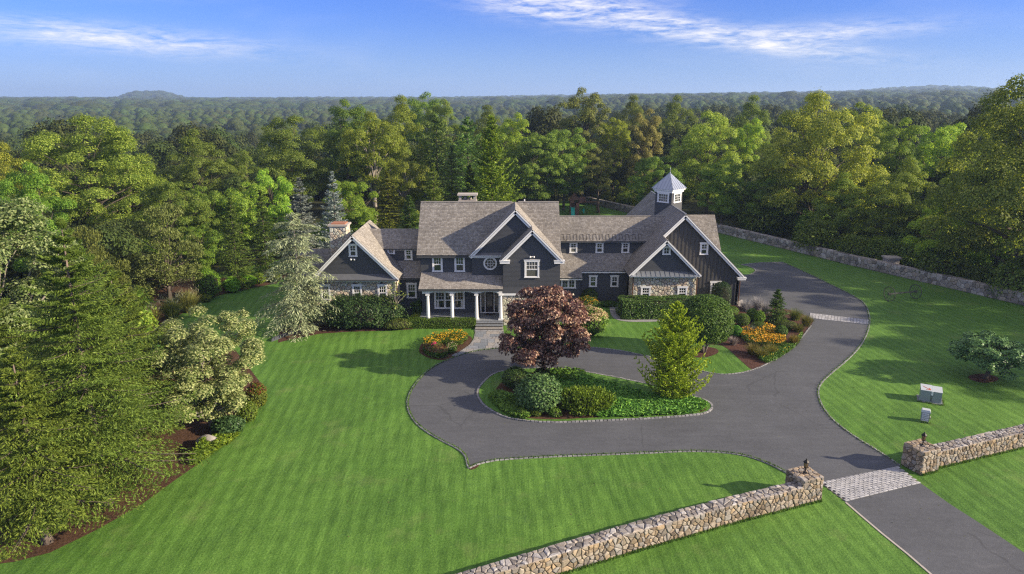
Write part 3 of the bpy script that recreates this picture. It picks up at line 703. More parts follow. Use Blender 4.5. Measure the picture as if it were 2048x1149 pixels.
# windows ------------------------------------------------------------
WC = {}
def win_meshes(w, h, kind):
    k = (round(w, 2), round(h, 2), kind)
    if k in WC: return WC[k]
    cs = .125 if w > .7 else .1; a = w / 2; b = h / 2; c = MB()
    c.box(-a, -.075, -b, -a + cs, 0, b); c.box(a - cs, -.075, -b, a, 0, b); c.box(-a - .05, -.095, b - cs - .02, a + .05, 0, b); c.box(-a - .03, -.11, -b, a + .03, 0, -b + .075)
    c.box(-a - .08, -.12, b, a + .08, 0, b + .035)
    parts = [('frame', c)]
    def sash(x0, z0, x1, z1, nx, nz, d=-.03, fr=.05, mu=.028):
        s = MB(); s.box(x0, d - .022, z0, x0 + fr, -.002, z1); s.box(x1 - fr, d - .022, z0, x1, -.002, z1); s.box(x0 + fr, d - .02, z0, x1 - fr, -.003, z0 + fr); s.box(x0 + fr, d - .02, z1 - fr, x1 - fr, -.003, z1)
        for i in range(1, nx): x = x0 + fr + (x1 - x0 - 2 * fr) * i / nx; s.box(x - mu / 2, d - .012, z0 + fr, x + mu / 2, -.004, z1 - fr)
        for i in range(1, nz): z = z0 + fr + (z1 - z0 - 2 * fr) * i / nz; s.box(x0 + fr, d - .010, z - mu / 2, x1 - fr, -.005, z + mu / 2)
        g = MB(); g.box(x0 + fr, -.018, z0 + fr, x1 - fr, -.008, z1 - fr); parts.append(('sash', s)); parts.append(('pane', g))
    x0, x1, z0, z1 = -a + cs, a - cs, -b + .075, b - cs - .02
    if kind[0] == 'dh': nx, nz = kind[1:]; zm = (z0 + z1) / 2 - .02; sash(x0, zm, x1, z1, nx, nz, -.045); sash(x0, z0, x1, zm, 1, 1)
    elif kind[0] == 'grid': sash(x0, z0, x1, z1, kind[1], kind[2])
    elif kind[0] == 'multi':
        n, nx, nz = kind[1:4]; ww = (x1 - x0) / n
        for i in range(n):
            u0 = x0 + i * ww + (.04 if i else 0); u1 = x0 + (i + 1) * ww - (.04 if i < n - 1 else 0)
            if kind[4]: zm = z0 + (z1 - z0) * .5; sash(u0, zm, u1, z1, nx, nz, -.045); sash(u0, z0, u1, zm, 1, 1)
            else: sash(u0, z0, u1, z1, nx, nz)
        for i in range(1, n): u = x0 + i * ww; c.box(u - .045, -.07, z0, u + .045, 0, z1)
    WC[k] = [(nm, m.mesh(nm, M['glass'] if nm == 'pane' else M['white'])) for nm, m in parts]; return WC[k]
def window(c, y, w, h, kind, x=None, rz=0):
    ms = win_meshes(w, h, kind); P = Vector((c[0], y, c[1]))
    o = link('window', ms[0][1], HOUSE, P - Vector(HOUSE.location)); o.rotation_euler = (0, 0, rz)
    for nm, me in ms[1:]: link(nm, me, o)
    return o
def floodlight(c, y):
    mb = MB(); x, z = c; mb.box(x - .06, y - .05, z - .05, x + .06, y, z + .05)
    for s in (-1, 1): mb.ball((x + s * .16, y - .14, z), .10, 8); mb.tube([(x, y - .04, z), (x + s * .16, y - .1, z)], .025, 5)
    hpart('floodlight', mb, M['bulb'], smooth=True)
FR = dict(U=(1, 0, 0), N=(0, -1, 0))
def fwall(poly, y, **k): return clap(poly, (0, y, 0), (1, 0, 0), (0, -1, 0), **k)
def solid(x0, y0, z0, x1, y1, z1, name='wall', mat='siding'):
    mb = MB(); mb.box(x0, y0, z0, x1, y1, z1); return hpart(name, mb, M[mat])
def stone_face(w, h, O, U, V, N, size=.26, holes=(), name='stone_facing', mat='housestone', parent=None, seed=1, proud=.05):
    rng = np.random.default_rng(seed); mb = MB()
    for p in voronoi(w, h, size, rng, 1.2, holes): stone_geo(mb, p, O, U, V, N, rng, proud, .02)
    o = child(parent or HOUSE, name, mb, M[mat], kind='stuff'); return o

# main block
fwall([(-8.45, .6), (4.25, .6), (4.25, 6.25), (-8.45, 6.25)], 63.6)
clap([(0, 0), (8.0, 0), (8.0, 6.1), (4, 10.1), (0, 6.1)], (-8.45, 71.6, 0), (0, -1, 0), (-1, 0, 0))
clap([(0, 0), (8.0, 0), (8.0, 6.1), (4, 10.1), (0, 6.1)], (4.25, 63.6, 0), (0, 1, 0), (1, 0, 0))
solid(-8.4, 71.5, 0, 4.2, 71.7, 6.2)
slope_front(-8.75, 4.5, 63.15, 6.2, 67.45, 10.5); slope_back(-8.75, 4.5, 71.75, 6.2, 67.45, 10.5)
board((-8.75, 67.45, 10.53), (.0, 67.45, 10.53), .22, .06, (0, 0, 1), 'ridge_cap', 'shingle'); board((.6, 67.45, 10.53), (4.5, 67.45, 10.53), .22, .06, (0, 0, 1), 'ridge_cap', 'shingle')
board((-8.75, 63.2, 6.03), (-4.0, 63.2, 6.03), .08, .16, (0, 0, 1), 'gutter', 'siding'); board((-8.45, 63.53, 5.98), (-3.6, 63.53, 5.98), .05, .2, (0, 0, 1), 'frieze_board')
mb = MB()
for s in (-1, 1):
    for t in (-1, 1): mb.box(-4.35 + s * .72 - .12, 69.1 + t * .4 - .12, 9, -4.35 + s * .72 + .12, 69.1 + t * .4 + .12, 10.95)
mb.box(-5.25, 68.55, 8.6, -3.45, 69.65, 10.5); ch = hpart('chimney', mb, M['slab'], label='flat capped limestone chimney behind the main ridge')
mb = MB(); mb.box(-5.32, 68.45, 10.952, -3.38, 69.75, 11.1); child(ch, 'chimney_cap', mb, M['slab'])
for x in (-4.6, -4.1): mb = MB(); mb.ball((x, 69.1, 10.65), .16, 8); child(ch, 'flue', mb, M['slab'])
mb = MB(); mb.tube([(1.2, 67.6, 10.3), (1.2, 67.6, 10.75)], .06, 7); hpart('vent_pipe', mb, M['bulb'])
for c in ((-6.90,5.31), (-4.84,5.31)): window(c, 63.57, .96, 1.5, ('dh', 3, 2))
# big front gable with the round-window bay
G1X, G1Z = .3, 10.5
fwall([(-3.7, 4.3), (-.72, 4.3), (-.72, 6.35), (-3.7, 6.35)], 63.1)
clap([(0, 4.3), (.5, 4.3), (.5, 6.35), (0, 6.35)], (-3.7, 63.6, 0), (0, -1, 0), (-1, 0, 0))
fwall([(-3.75, 6.3), (4.3, 6.3), (G1X, 10.32)], 63.05)
slope_left(-3.95, 6.2, G1X, G1Z, [(62.72, 67.4, 0, 1)])
slope_right(4.62, 6.1, G1X, G1Z, [(62.72, 67.4, 0, 1), (61.0, 62.72, 0, (4.62 - 1.78) / (4.62 - G1X))])
rake(-3.95, 6.2, G1X, G1Z, 62.78); rake(4.62, 6.1, G1X, G1Z, 62.78)
mb = MB(); mb.hull([(-3.75, 62.72, 6.22), (-.74, 62.72, 6.22), (-.74, 63.04, 6.22), (-3.75, 63.04, 6.22)], [(-3.75, 62.74, 6.26), (-.74, 62.74, 6.26), (-.74, 63.04, 6.48), (-3.75, 63.04, 6.48)])
hpart('skirt_roof', mb, M['leadgrey']); board((-3.75, 62.96, 6.1), (-.74, 62.96, 6.1), .1, .2, (0, 0, 1), 'frieze_board')
board((-3.9, 62.7, 6.235), (-.74, 62.7, 6.235), .05, .05, (0, 0, 1), 'drip_edge')
# round window
def round_window(c, y, r):
    x, z = c; o = MB()
    def ring(mb, r0, r1, d0, d1, n=32):
        for i in range(n):
            a, b = 2 * math.pi * i / n, 2 * math.pi * (i + 1) / n
            q = lambda rr, t, d: (x + rr * math.cos(t), y - d, z + rr * math.sin(t))
            mb.face([q(r0, a, d1), q(r0, b, d1), q(r1, b, d1), q(r1, a, d1)]); mb.face([q(r1, a, d0), q(r1, a, d1), q(r1, b, d1), q(r1, b, d0)]); mb.face([q(r0, a, d0), q(r0, b, d0), q(r0, b, d1), q(r0, a, d1)])
    ring(o, r * .76, r, 0, .08); w = hpart('window', o, M['white'], label='round white window under the big gable')
    s = MB(); ring(s, r * .40, r * .46, .01, .05)
    for k in range(8):
        t = math.pi / 4 * k; i = r * .44 if k % 2 else 0
        s.beam((x + i * math.cos(t), y - .03, z + i * math.sin(t)), (x + r * .78 * math.cos(t), y - .03, z + r * .78 * math.sin(t)), .03, .035, (0, 1, 0))
    child(w, 'muntin', s, M['white']); g = MB(); g.face([(x + r * .78 * math.cos(2 * math.pi * i / 32), y - .015, z + r * .78 * math.sin(2 * math.pi * i / 32)) for i in range(32)]); child(w, 'pane', g, M['glass'])
round_window((-2.00,5.48), 63.07, .63)
# projecting front gable
PX0, PX1, PY = -.8, 4.3, 61.4
fwall([(PX0, 3.35), (PX1, 3.35), (PX1, 6.35), (1.78, 8.86), (PX0, 6.3)], PY)
clap([(0, 3.35), (2.2, 3.35), (2.2, 6.3), (0, 6.3)], (PX0, 63.6, 0), (0, -1, 0), (-1, 0, 0)); clap([(0, 3.35), (2.2, 3.35), (2.2, 6.3), (0, 6.3)], (PX1, PY, 0), (0, 1, 0), (1, 0, 0))
mb = MB(); mb.hull([(PX0 - .12, PY - .14, 3.1), (PX1 + .12, PY - .14, 3.1), (PX1 + .12, 63.6, 3.1), (PX0 - .12, 63.6, 3.1)], [(PX0 - .024, PY - .024, 3.62), (PX1 + .024, PY - .024, 3.62), (PX1 + .024, 63.6, 3.62), (PX0 - .024, 63.6, 3.62)])
hpart('flared_siding', mb, M['siding']); board((PX0 - .1, PY - .1, 3.0), (PX1 + .1, PY - .1, 3.0), .08, .2, (0, 0, 1), 'band_board')
solid(PX0 + .04, PY + .04, 0, PX1 - .04, 63.55, 3.0, 'wall', 'mortar')
stone_face(5.1, 2.9, (PX0, PY + .03, 0), (1, 0, 0), (0, 0, 1), (0, -1, 0), seed=2)
stone_face(2.1, 2.9, (PX1 - .03, PY, 0), (0, 1, 0), (0, 0, 1), (1, 0, 0), seed=3); stone_face(2.1, 2.9, (PX0 + .03, 63.5, 0), (0, -1, 0), (0, 0, 1), (-1, 0, 0), seed=4)
slope_left(-1.05, 6.15, 1.78, 9.0, [(61.0, 63.05, 0, 1)])
rake(-1.05, 6.15, 1.78, 9.0, 61.06); rake(4.62, 6.1, 1.78, 9.0, 61.06)
for x0, x1 in ((-1.08, -.2), (3.75, 4.66)):
    mb = MB(); mb.box(x0, 61.0, 5.9, x1, 61.38, 6.12); mb.box(x0 - .03, 60.95, 6.121, x1 + .03, 61.39, 6.2); hpart('cornice_return', mb, M['white'])
window((1.78,5.36), 61.37, 1.32, 1.63, ('dh', 4, 2)); floodlight((1.78,6.46), 61.37)
# porch
PFZ = .60
mb = MB(); mb.box(-8.5, 61.1, 0, -.85, 63.58, PFZ - .08); pf = hpart('porch_base', mb, M['mortar'])
mb = MB(); mb.box(-8.55, 61.04, PFZ - .079, -.86, 63.57, PFZ); child(pf, 'porch_floor', mb, M['bluestone'])
slope_front(-8.4, -.82, 61.05, 3.55, 63.6, 4.5); board((-8.4, 61.08, 3.42), (-.82, 61.08, 3.42), .07, .13, (0, 0, 1), 'gutter', 'siding')
cx_ = [-7.63, -5.44, -3.22, -1.02]
mb = MB()
for i in range(3):                                     # shallow arches between the columns
    a, b = cx_[i] + .13, cx_[i + 1] - .13; n = 12
    for j in range(n):
        u0, u1 = j / n, (j + 1) / n; z0, z1 = (3.08 + .17 * (1 - abs(2 * u - 1) ** 2.4) for u in (u0, u1)); xx0, xx1 = a + (b - a) * u0, a + (b - a) * u1
        mb.hull([(xx0, 61.25, z0), (xx1, 61.25, z1), (xx1, 61.47, z1), (xx0, 61.47, z0)], [(xx0, 61.25, 3.36), (xx1, 61.25, 3.36), (xx1, 61.47, 3.36), (xx0, 61.47, 3.36)])
for x in cx_: mb.box(x - .13, 61.25, 3.03, x + .13, 61.47, 3.36)
mb.box(-8.1, 61.25, 3.08, cx_[0] - .13, 61.47, 3.36); mb.box(-8.1, 61.471, 3.1, -7.9, 63.55, 3.36)
hpart('porch_beam', mb, M['white'])
for x in cx_:
    mb = MB(); mb.lathe((x, 61.36, PFZ), [(.18, .1), (.165, .3), (.155, 1.0), (.13, 2.2), (.125, 2.3)], 14)
    cpt = hpart('column', mb, M['white'], smooth=True); b_ = MB(); b_.box(x - .22, 61.14, PFZ, x + .22, 61.58, PFZ + .12); child(cpt, 'column_base', b_, M['white'])
    b_ = MB(); b_.box(x - .18, 61.18, PFZ + 2.3, x + .18, 61.54, PFZ + 2.43); child(cpt, 'capital', b_, M['white'])
window((-5.86, 1.86), 63.57, 2.85, 1.75, ('multi', 3, 3, 2, True))
for x in (-6.95, -4.72):
    mb = MB()
    for k in range(5): mb.tube([(x + (k - 2) * .045, 63.553, .98 + .12), (x + (k - 2) * .03, 63.553, 1.82)], .018, 4)
    hpart('curtain', mb, M['white'])
dx0, dx1 = -2.98, -1.22; mb = MB()
mb.box(dx0, 63.48, PFZ, dx0 + .1, 63.57, 2.78); mb.box(dx1 - .1, 63.48, PFZ, dx1, 63.57, 2.78); mb.box(dx0 + .1, 63.48, 2.66, dx1 - .1, 63.57, 2.78)
mb.box(dx0 + .42, 63.49, PFZ, dx0 + .5, 63.565, 2.66); mb.box(dx1 - .5, 63.49, PFZ, dx1 - .42, 63.565, 2.66); mb.box(dx0 - .04, 63.42, PFZ + .002, dx1 + .04, 63.478, PFZ + .08)
dfr = hpart('door_frame', mb, M['white']); mb = MB(); mb.box(dx0 + .51, 63.52, PFZ + .06, dx1 - .51, 63.56, 2.64)
dr = hpart('door', mb, M['door']); mb = MB(); mb.box(dx0 + .63, 63.508, PFZ + .5, dx1 - .63, 63.519, 2.5); child(dr, 'door_glass', mb, M['glass'])
mb = MB(); mb.tube([(dx1 - .57, 63.47, 1.55), (dx1 - .57, 63.47, 1.85)], .02, 5); mb.box(dx1 - .60, 63.47, 1.6, dx1 - .54, 63.52, 1.66); child(dr, 'handle', mb, M['iron'])
for a in (dx0 + .12, dx1 - .4): mb = MB(); mb.box(a, 63.53, PFZ + .1, a + .28, 63.555, 2.64); hpart('sidelight', mb, M['glass'])
mb = MB(); mb.box(-2.6, 62.7, PFZ + .003, -1.6, 63.3, PFZ + .02); props(mb.obj('doormat', M['door']), 'dark doormat on the porch floor in front of the front door', 'doormat')
# left stone wing
WL, WR, WY = -18.0, -10.62, 62.5
solid(WL + .04, WY + .04, 0, WR - .04, 70.0, 4.0, 'wall', 'mortar')
whl = [(-14.23,2.89), (-11.90,2.89), (-17.15,2.89)]
stone_face(WR - WL, 3.95, (WL, WY + .03, 0), (1, 0, 0), (0, 0, 1), (0, -1, 0), seed=6, holes=[(c[0] - WL - .4, c[1] - .7, c[0] - WL + .4, c[1] + .7) for c in whl])
stone_face(3.5, 3.95, (WR - .03, WY, 0), (0, 1, 0), (0, 0, 1), (1, 0, 0), seed=7); stone_face(7.5, 3.95, (WL + .03, 70, 0), (0, -1, 0), (0, 0, 1), (-1, 0, 0), seed=8)
for c in whl: window(c, WY - .015, .88, 1.48, ('dh', 3, 2))
fwall([(WL - .05, 4.3), (WR + .05, 4.3), (-14.31, 8.1)], WY + .05)
mb = MB(); mb.hull([(WL - .3, 61.95, 4.12), (WR + .3, 61.95, 4.12), (WR + .3, 62.54, 4.12), (WL - .3, 62.54, 4.12)], [(WL - .3, 61.95, 4.17), (WR + .3, 61.95, 4.17), (WR + .02, 62.54, 4.6), (WL - .02, 62.54, 4.6)])
hpart('skirt_roof', mb, M['leadgrey']); board((WL - .1, 62.35, 4.02), (WR + .1, 62.35, 4.02), .12, .18, (0, 0, 1), 'frieze_board'); board((WL - .3, 61.93, 4.14), (WR + .3, 61.93, 4.14), .09, .1, (0, 0, 1), 'gutter', 'siding')
slope_left(-18.35, 4.25, -14.31, 8.3, [(62.0, 70.3, 0, 1)]); slope_right(-10.27, 4.25, -14.31, 8.3, [(62.0, 70.3, 0, 1)])
rake(-18.35, 4.25, -14.31, 8.3, 62.06); rake(-10.27, 4.25, -14.31, 8.3, 62.06)
fwall([(WL, 4.2), (WR, 4.2), (-14.31, 8.1)], 70.2)
window((-14.40,6.81), 62.52, .77, 1.18, ('dh', 2, 2)); floodlight((-14.45,5.98), 62.52)
mb = MB(); mb.tube([(WR + .06, WY - .1, .1), (WR + .06, WY - .1, 4.0)], .05, 6); hpart('downspout', mb, M['copper'])
# left fieldstone chimney
mb = MB(); mb.box(-17.12, 65.34, 3.4, -15.58, 66.74, 8.5); ch2 = hpart('chimney', mb, M['mortar'], label='square fieldstone chimney on the left wing')
for nm, w, O, U, N in (('a', 1.6, (-17.15, 65.34, 3.4), (1, 0, 0), (0, -1, 0)), ('b', 1.46, (-15.58, 65.31, 3.4), (0, 1, 0), (1, 0, 0)), ('c', 1.46, (-17.12, 66.77, 3.4), (0, -1, 0), (-1, 0, 0))):
    stone_face(w, 5.1, O, U, (0, 0, 1), N, .27, parent=ch2, seed=9 + ord(nm))
mb = MB(); mb.box(-17.28, 65.2, 8.5, -15.42, 66.9, 8.66); child(ch2, 'chimney_cap', mb, M['slab']); mb = MB(); mb.box(-17.0, 65.45, 8.661, -15.7, 66.65, 8.76); child(ch2, 'flue', mb, M['terracotta'])
# far-left low roof
solid(-20.6, 66.0, 0, -17.9, 70, 3.5); slope_front(-20.9, -16.5, 65.6, 3.6, 68.0, 5.8, label='low dark roof left of the fieldstone chimney'); slope_back(-20.9, -16.5, 70.4, 3.6, 68.0, 5.8)
fwall([(-20.6, 0), (-17.9, 0), (-17.9, 3.5), (-20.6, 3.5)], 65.98)
# left connector
fwall([(-10.7, .0), (-8.4, .0), (-8.4, 3.75), (-10.7, 3.75)], 64.6); slope_front(-11.6, -8.46, 64.15, 3.78, 66.02, 5.06)
board((-10.7, 64.5, 3.62), (-8.46, 64.5, 3.62), .06, .14, (0, 0, 1), 'frieze_board'); board((-10.6, 64.12, 3.7), (-8.5, 64.12, 3.7), .1, .1, (0, 0, 1), 'gutter', 'siding')
fwall([(-13.6, 4.6), (-8.46, 4.6), (-8.46, 6.35), (-13.6, 6.35)], 66.0); slope_front(-14.25, -8.46, 65.6, 6.3, 67.6, 7.88); slope_back(-14.25, -8.46, 69.6, 6.3, 67.6, 7.88)
board((-12.4, 65.88, 6.2), (-8.46, 65.88, 6.2), .06, .2, (0, 0, 1), 'frieze_board'); solid(-13.5, 66.02, 0, -8.44, 69.2, 6.1)
window((-9.52,2.48), 64.57, .95, 1.5, ('dh', 3, 2)); window((-11.55, 6.03), 65.97, .74, .62, ('grid', 2, 2)); window((-9.90,5.69), 65.97, .75, 1.12, ('dh', 2, 2))
# right connector
fwall([(4.3, 0), (11.7, 0), (11.7, 3.5), (4.3, 3.5)], 68.8); fwall([(4.35, 0), (6.75, 0), (6.75, 2.95), (4.35, 2.95)], 68.05); clap([(0, 0), (.8, 0), (.8, 2.95), (0, 2.95)], (6.75, 68.05, 0), (0, 1, 0), (1, 0, 0))
S_ = Vector((0, 2.1, 1.38)); L_ = S_.length; e_ = .8 / S_.y * L_; S_ /= L_
roof((4.35, 68.4, 3.43), (1, 0, 0), S_, [(0, 0), (10.2, 0), (10.2, L_), (0, L_)]); roof((4.35, 67.6, 3.43 - .8 * 1.38 / 2.1), (1, 0, 0), S_, [(0, 0), (2.62, 0), (2.62, e_), (0, e_)])
board((6.98, 68.42, 3.3), (11.5, 68.42, 3.3), .07, .12, (0, 0, 1), 'frieze_board'); board((4.35, 67.7, 2.76), (6.98, 67.7, 2.76), .07, .12, (0, 0, 1), 'frieze_board')
fwall([(4.3, 4.5), (14.2, 4.5), (14.2, 6.2), (4.3, 6.2)], 70.5); slope_front(4.3, 16.3, 70.15, 6.12, 72.6, 8.28); slope_back(4.3, 16.3, 75.05, 6.12, 72.6, 8.28)
board((4.3, 70.36, 6.02), (13.6, 70.36, 6.02), .06, .16, (0, 0, 1), 'frieze_board'); board((4.3, 70.12, 6.05), (13.7, 70.12, 6.05), .1, .1, (0, 0, 1), 'gutter', 'siding'); board((4.4, 72.6, 8.31), (15.8, 72.6, 8.31), .2, .06, (0, 0, 1), 'ridge_cap', 'shingle')
solid(4.3, 70.52, 0, 13.5, 74.8, 6.0); solid(4.3, 68.82, 0, 11.6, 70.51, 3.4)
for c in ((6.26,5.43), (8.92,5.43), (11.56,5.43)): window(c, 70.47, .8, 1.15, ('dh', 2, 2))
window((5.62,2.41), 68.02, 1.5, 1.28, ('multi', 2, 2, 3, False))
for c in ((8.16,2.33), (10.32,2.33)): window(c, 68.77, .8, 1.2, ('dh', 2, 2))
mb = MB(); pth = []; S2 = Vector((0, 2.45, 2.16)).normalized(); N2 = Vector((0, -2.16, 2.45)).normalized()
for i in range(27):
    x = 4.6 + i * .33; a = .12 if i % 2 else .85; b = .85 if i % 2 else .12
    for q, (dx, s) in enumerate(((0, a), (.04, b), (.29, b))): pth.append(Vector((x + dx, 70.15, 6.12)) + S2 * s + N2 * .055)
mb.tube(pth, .014, 4); hpart('heat_cable', mb, M['iron'], label='zigzag heating cable along the eave shingles')
# barn and stone garage wing
BX, BZ = 16.8, 9.28
clap([(11.5, 0), (22.6, 0), (22.6, 3.3), (BX, 9.1), (11.5, 3.8)], (0, 68.0, 0), (1, 0, 0), (0, -1, 0), mat='battens', step=30, name='wall')
for i in range(29):
    x = 11.75 + i * .39
    if x > 22.55: break
    zt = BZ - abs(x - BX) - .38; z0 = 0
    if 11.3 < x < 18.15: z0 = max(3.2, 7.18 - abs(x - 14.7) - .2) if x < 18.0 else 0
    if zt - z0 > .3: mb = MB(); mb.box(x - .025, 67.94, z0, x + .025, 67.972, zt); hpart('batten', mb, M['battens'])
clap([(0, 0), (17, 0), (17, 3.4), (0, 3.4)], (22.6, 68, 0), (0, 1, 0), (1, 0, 0), mat='battens'); clap([(0, 0), (17, 0), (17, 3.8), (0, 3.8)], (11.5, 85, 0), (0, -1, 0), (-1, 0, 0), mat='battens'); fwall([(11.5, 0), (22.6, 0), (22.6, 3.3), (BX, 9.1), (11.5, 3.8)], 84.8)
slope_left(11.2, 3.68, BX, BZ, [(67.6, 85.2, 0, 1), (65.65, 67.6, 0, 3.5 / 5.6)])
slope_right(23.1, 2.98, BX, BZ, [(67.6, 85.2, 0, 1)])
rake(14.3, BZ - 2.5, BX, BZ, 67.66); rake(23.1, 2.98, BX, BZ, 67.66)
mb = MB(); mb.box(22.35, 67.55, 2.72, 23.15, 67.98, 2.9); mb.box(22.3, 67.5, 2.901, 23.2, 67.99, 2.98); hpart('cornice_return', mb, M['white'])
board((BX, 67.6, BZ + .03), (BX, 74.0, BZ + .03), .2, .06, (0, 0, 1), 'ridge_cap', 'leadgrey'); board((BX, 76.9, BZ + .03), (BX, 85.2, BZ + .03), .2, .06, (0, 0, 1), 'ridge_cap', 'leadgrey')
window((18.89,5.83), 67.96, .82, 1.22, ('dh', 2, 2)); window((20.29,1.73), 67.96, 1.0, 1.55, ('dh', 3, 2))
slope_front(BX, 21.85, 71.4, 4.0, 75.4, 8.0, label='cedar roof slope behind the barn gable'); slope_back(BX, 21.85, 79.4, 4.0, 75.4, 8.0); clap([(0, 2), (7.6, 2), (7.6, 4.0), (3.8, 7.8), (0, 4.0)], (21.6, 71.6, 0), (0, 1, 0), (1, 0, 0))
GX0, GX1, GY = 11.65, 17.85, 66.1
solid(GX0 + .04, GY + .04, 0, GX1 - .04, 67.9, 3.6, 'wall', 'mortar')
gwl = [(12.99,1.86), (16.55,1.86)]
stone_face(GX1 - GX0, 3.5, (GX0, GY + .03, 0), (1, 0, 0), (0, 0, 1), (0, -1, 0), seed=31, holes=[(c[0] - GX0 - .42, c[1] - .6, c[0] - GX0 + .42, c[1] + .6) for c in gwl])
stone_face(2.7, 3.5, (GX0 + .03, 68.8, 0), (0, -1, 0), (0, 0, 1), (-1, 0, 0), seed=32); stone_face(1.85, 3.5, (GX1 - .03, GY, 0), (0, 1, 0), (0, 0, 1), (1, 0, 0), seed=33); solid(GX0 + .04, 67.9, 0, 12.2, 68.8, 3.6, 'wall', 'mortar')
for c in gwl: window(c, GY - .015, .95, 1.25, ('dh', 3, 2))
fwall([(GX0 - .02, 3.75), (GX1 + .02, 3.75), (14.7, 6.95)], GY + .06)
slope_right(18.22, 3.66, 14.7, 7.18, [(65.65, 68.0, 0, 1)]); rake(11.2, 3.68, 14.7, 7.18, 65.7); rake(18.22, 3.66, 14.7, 7.18, 65.7)
mb = MB(); mb.hull([(GX0 - .25, 65.5, 3.56), (GX1 + .25, 65.5, 3.56), (GX1 + .25, 66.15, 3.56), (GX0 - .25, 66.15, 3.56)], [(GX0 - .25, 65.5, 3.6), (GX1 + .25, 65.5, 3.6), (GX1 + .02, 66.15, 3.98), (GX0 - .02, 66.15, 3.98)]); sk = hpart('skirt_roof', mb, M['zinc'])
for i in range(15): x = GX0 - .1 + i * (GX1 - GX0 + .2) / 14; mb = MB(); mb.beam((x, 65.5, 3.62), (x, 66.13, 3.985), .025, .05, (0, 0, 1)); child(sk, 'standing_seam', mb, M['zinc'])
board((GX0 - .05, 65.98, 3.45), (GX1 + .05, 65.98, 3.45), .12, .2, (0, 0, 1), 'frieze_board')
window((14.80,6.03), 66.13, .78, .84, ('grid', 2, 2)); floodlight((14.71,6.69), 66.13)
for x in (GX0 + .05, GX1 + .02): mb = MB(); mb.tube([(x, 65.96, .1), (x, 65.96, 3.3), (x, 65.6, 3.55)], .05, 6); hpart('downspout', mb, M['copper'])
mb = MB(); mb.tube([(22.68, 67.9, .05), (22.68, 67.9, 2.8)], .05, 6); hpart('downspout', mb, M['copper'])
# cupola, set cornerwise on the barn ridge
CUX, CUY, CS = BX, 75.45, 1.02
CU = link('cupola', None, HOUSE, Vector((CUX, CUY, 0)) - Vector(HOUSE.location)); CU.rotation_euler = (0, 0, R(45))
def cu(name, mb, mat): return link(name, mb.mesh(name, mat), CU)
mb = MB(); mb.box(-CS, -CS, 7.6, CS, CS, 10.72)
for f in range(4):
    a = R(90 * f); c, s = math.cos(a), math.sin(a); z = 7.6
    while z < 9.55: 
        q = lambda u, d, zz: (c * u + s * d, s * u - c * d, zz)
        mb.face([q(-CS, CS + .02, z), q(CS, CS + .02, z), q(CS, CS + .004, z + .12), q(-CS, CS + .004, z + .12)]); z += .12
cu('cupola_wall', mb, M['siding'])
mb = MB(); mb.box(-CS - .1, -CS - .1, 10.5, CS + .1, CS + .1, 10.72); mb.box(-CS - .22, -CS - .22, 10.721, CS + .22, CS + .22, 10.86); cu('cupola_cornice', mb, M['white'])
e = CS + .3; mb = MB(); mb.hull([(-e, -e, 10.861), (e, -e, 10.861), (e, e, 10.861), (-e, e, 10.861)], [(-.03, -.03, 12.45), (.03, -.03, 12.45), (.03, .03, 12.45), (-.03, .03, 12.45)]); cu('cupola_roof', mb, M['zinc'])
for f in range(4):
    a = R(90 * f); c, s = math.cos(a), math.sin(a); q = lambda u, d, zz: Vector((c * u + s * d, s * u - c * d, zz))
    for k in range(-3, 4):
        u = k * e / 3.5; t = 1 - abs(u) / e; mb = MB(); mb.beam(q(u, e, 10.87), q(u, e * (1 - t) + .02, 10.87 + 1.57 * t), .025, .05, (0, 0, 1)); cu('standing_seam', mb, M['zinc'])
    mb = MB(); mb.beam(q(e, e, 10.87), q(.03, .03, 12.45), .05, .06, (0, 0, 1)); cu('hip_seam', mb, M['zinc'])
mb = MB(); mb.lathe((0, 0, 12.4), [(.07, 0), (.09, .08), (.03, .15), (.025, .55), (.0, .62)], 8); cu('finial', mb, M['zinc'])
for f, (px, py) in enumerate(((0, -1), (1, 0), (0, 1), (-1, 0))):
    me = win_meshes(1.42, 1.08, ('grid', 4, 3))[0][1]; a = R(90 * f)
    for nm, me in win_meshes(1.42, 1.08, ('grid', 4, 3)):
        w = link({'frame': 'window_frame'}.get(nm, nm), me, CU, (px * (CS + .004), py * (CS + .004), 9.95)); w.rotation_euler = (0, 0, a)

# ------------------------------------------------------------------ terrain, lawn, drive, paths
def sm(a, b, x): t = np.clip((x - a) / (b - a), 0, 1); return t * t * (3 - 2 * t)
HW = waves(np.random.default_rng(77), 6, 1.0)
def gz(x, y):
    """ground height: level estate, a valley behind it to the left, wooded hills at the horizon"""
    x = np.asarray(x, float); y = np.asarray(y, float); r = np.hypot(x, y); az = np.degrees(np.arctan2(x, y))
    left = sm(14, -8, az); h = -(3 + 10 * left) * sm(130, 290, r) 
    up = sm(300, 2300, r); h = h + up * (7 + 11 * left + 8 * (1 - left))
    D = np.stack([x / 420, y / 420, 0 * x], -1); h = h + sm(330, 1200, r) * 9.0 * wv(D, HW)
    D2 = np.stack([x / 1100, y / 1100, 0 * x], -1); h = h + sm(900, 2500, r) * 15 * wv(D2, HW)
    h = h + sm(2300, 3300, r) * 7
    h = h + 26 * np.exp(-((az + 26.3) / 1.7) ** 4) * sm(2500, 3300, r) + 24 * np.exp(-((az - 29.5) / 4.5) ** 2) * sm(2300, 3200, r)
    return h
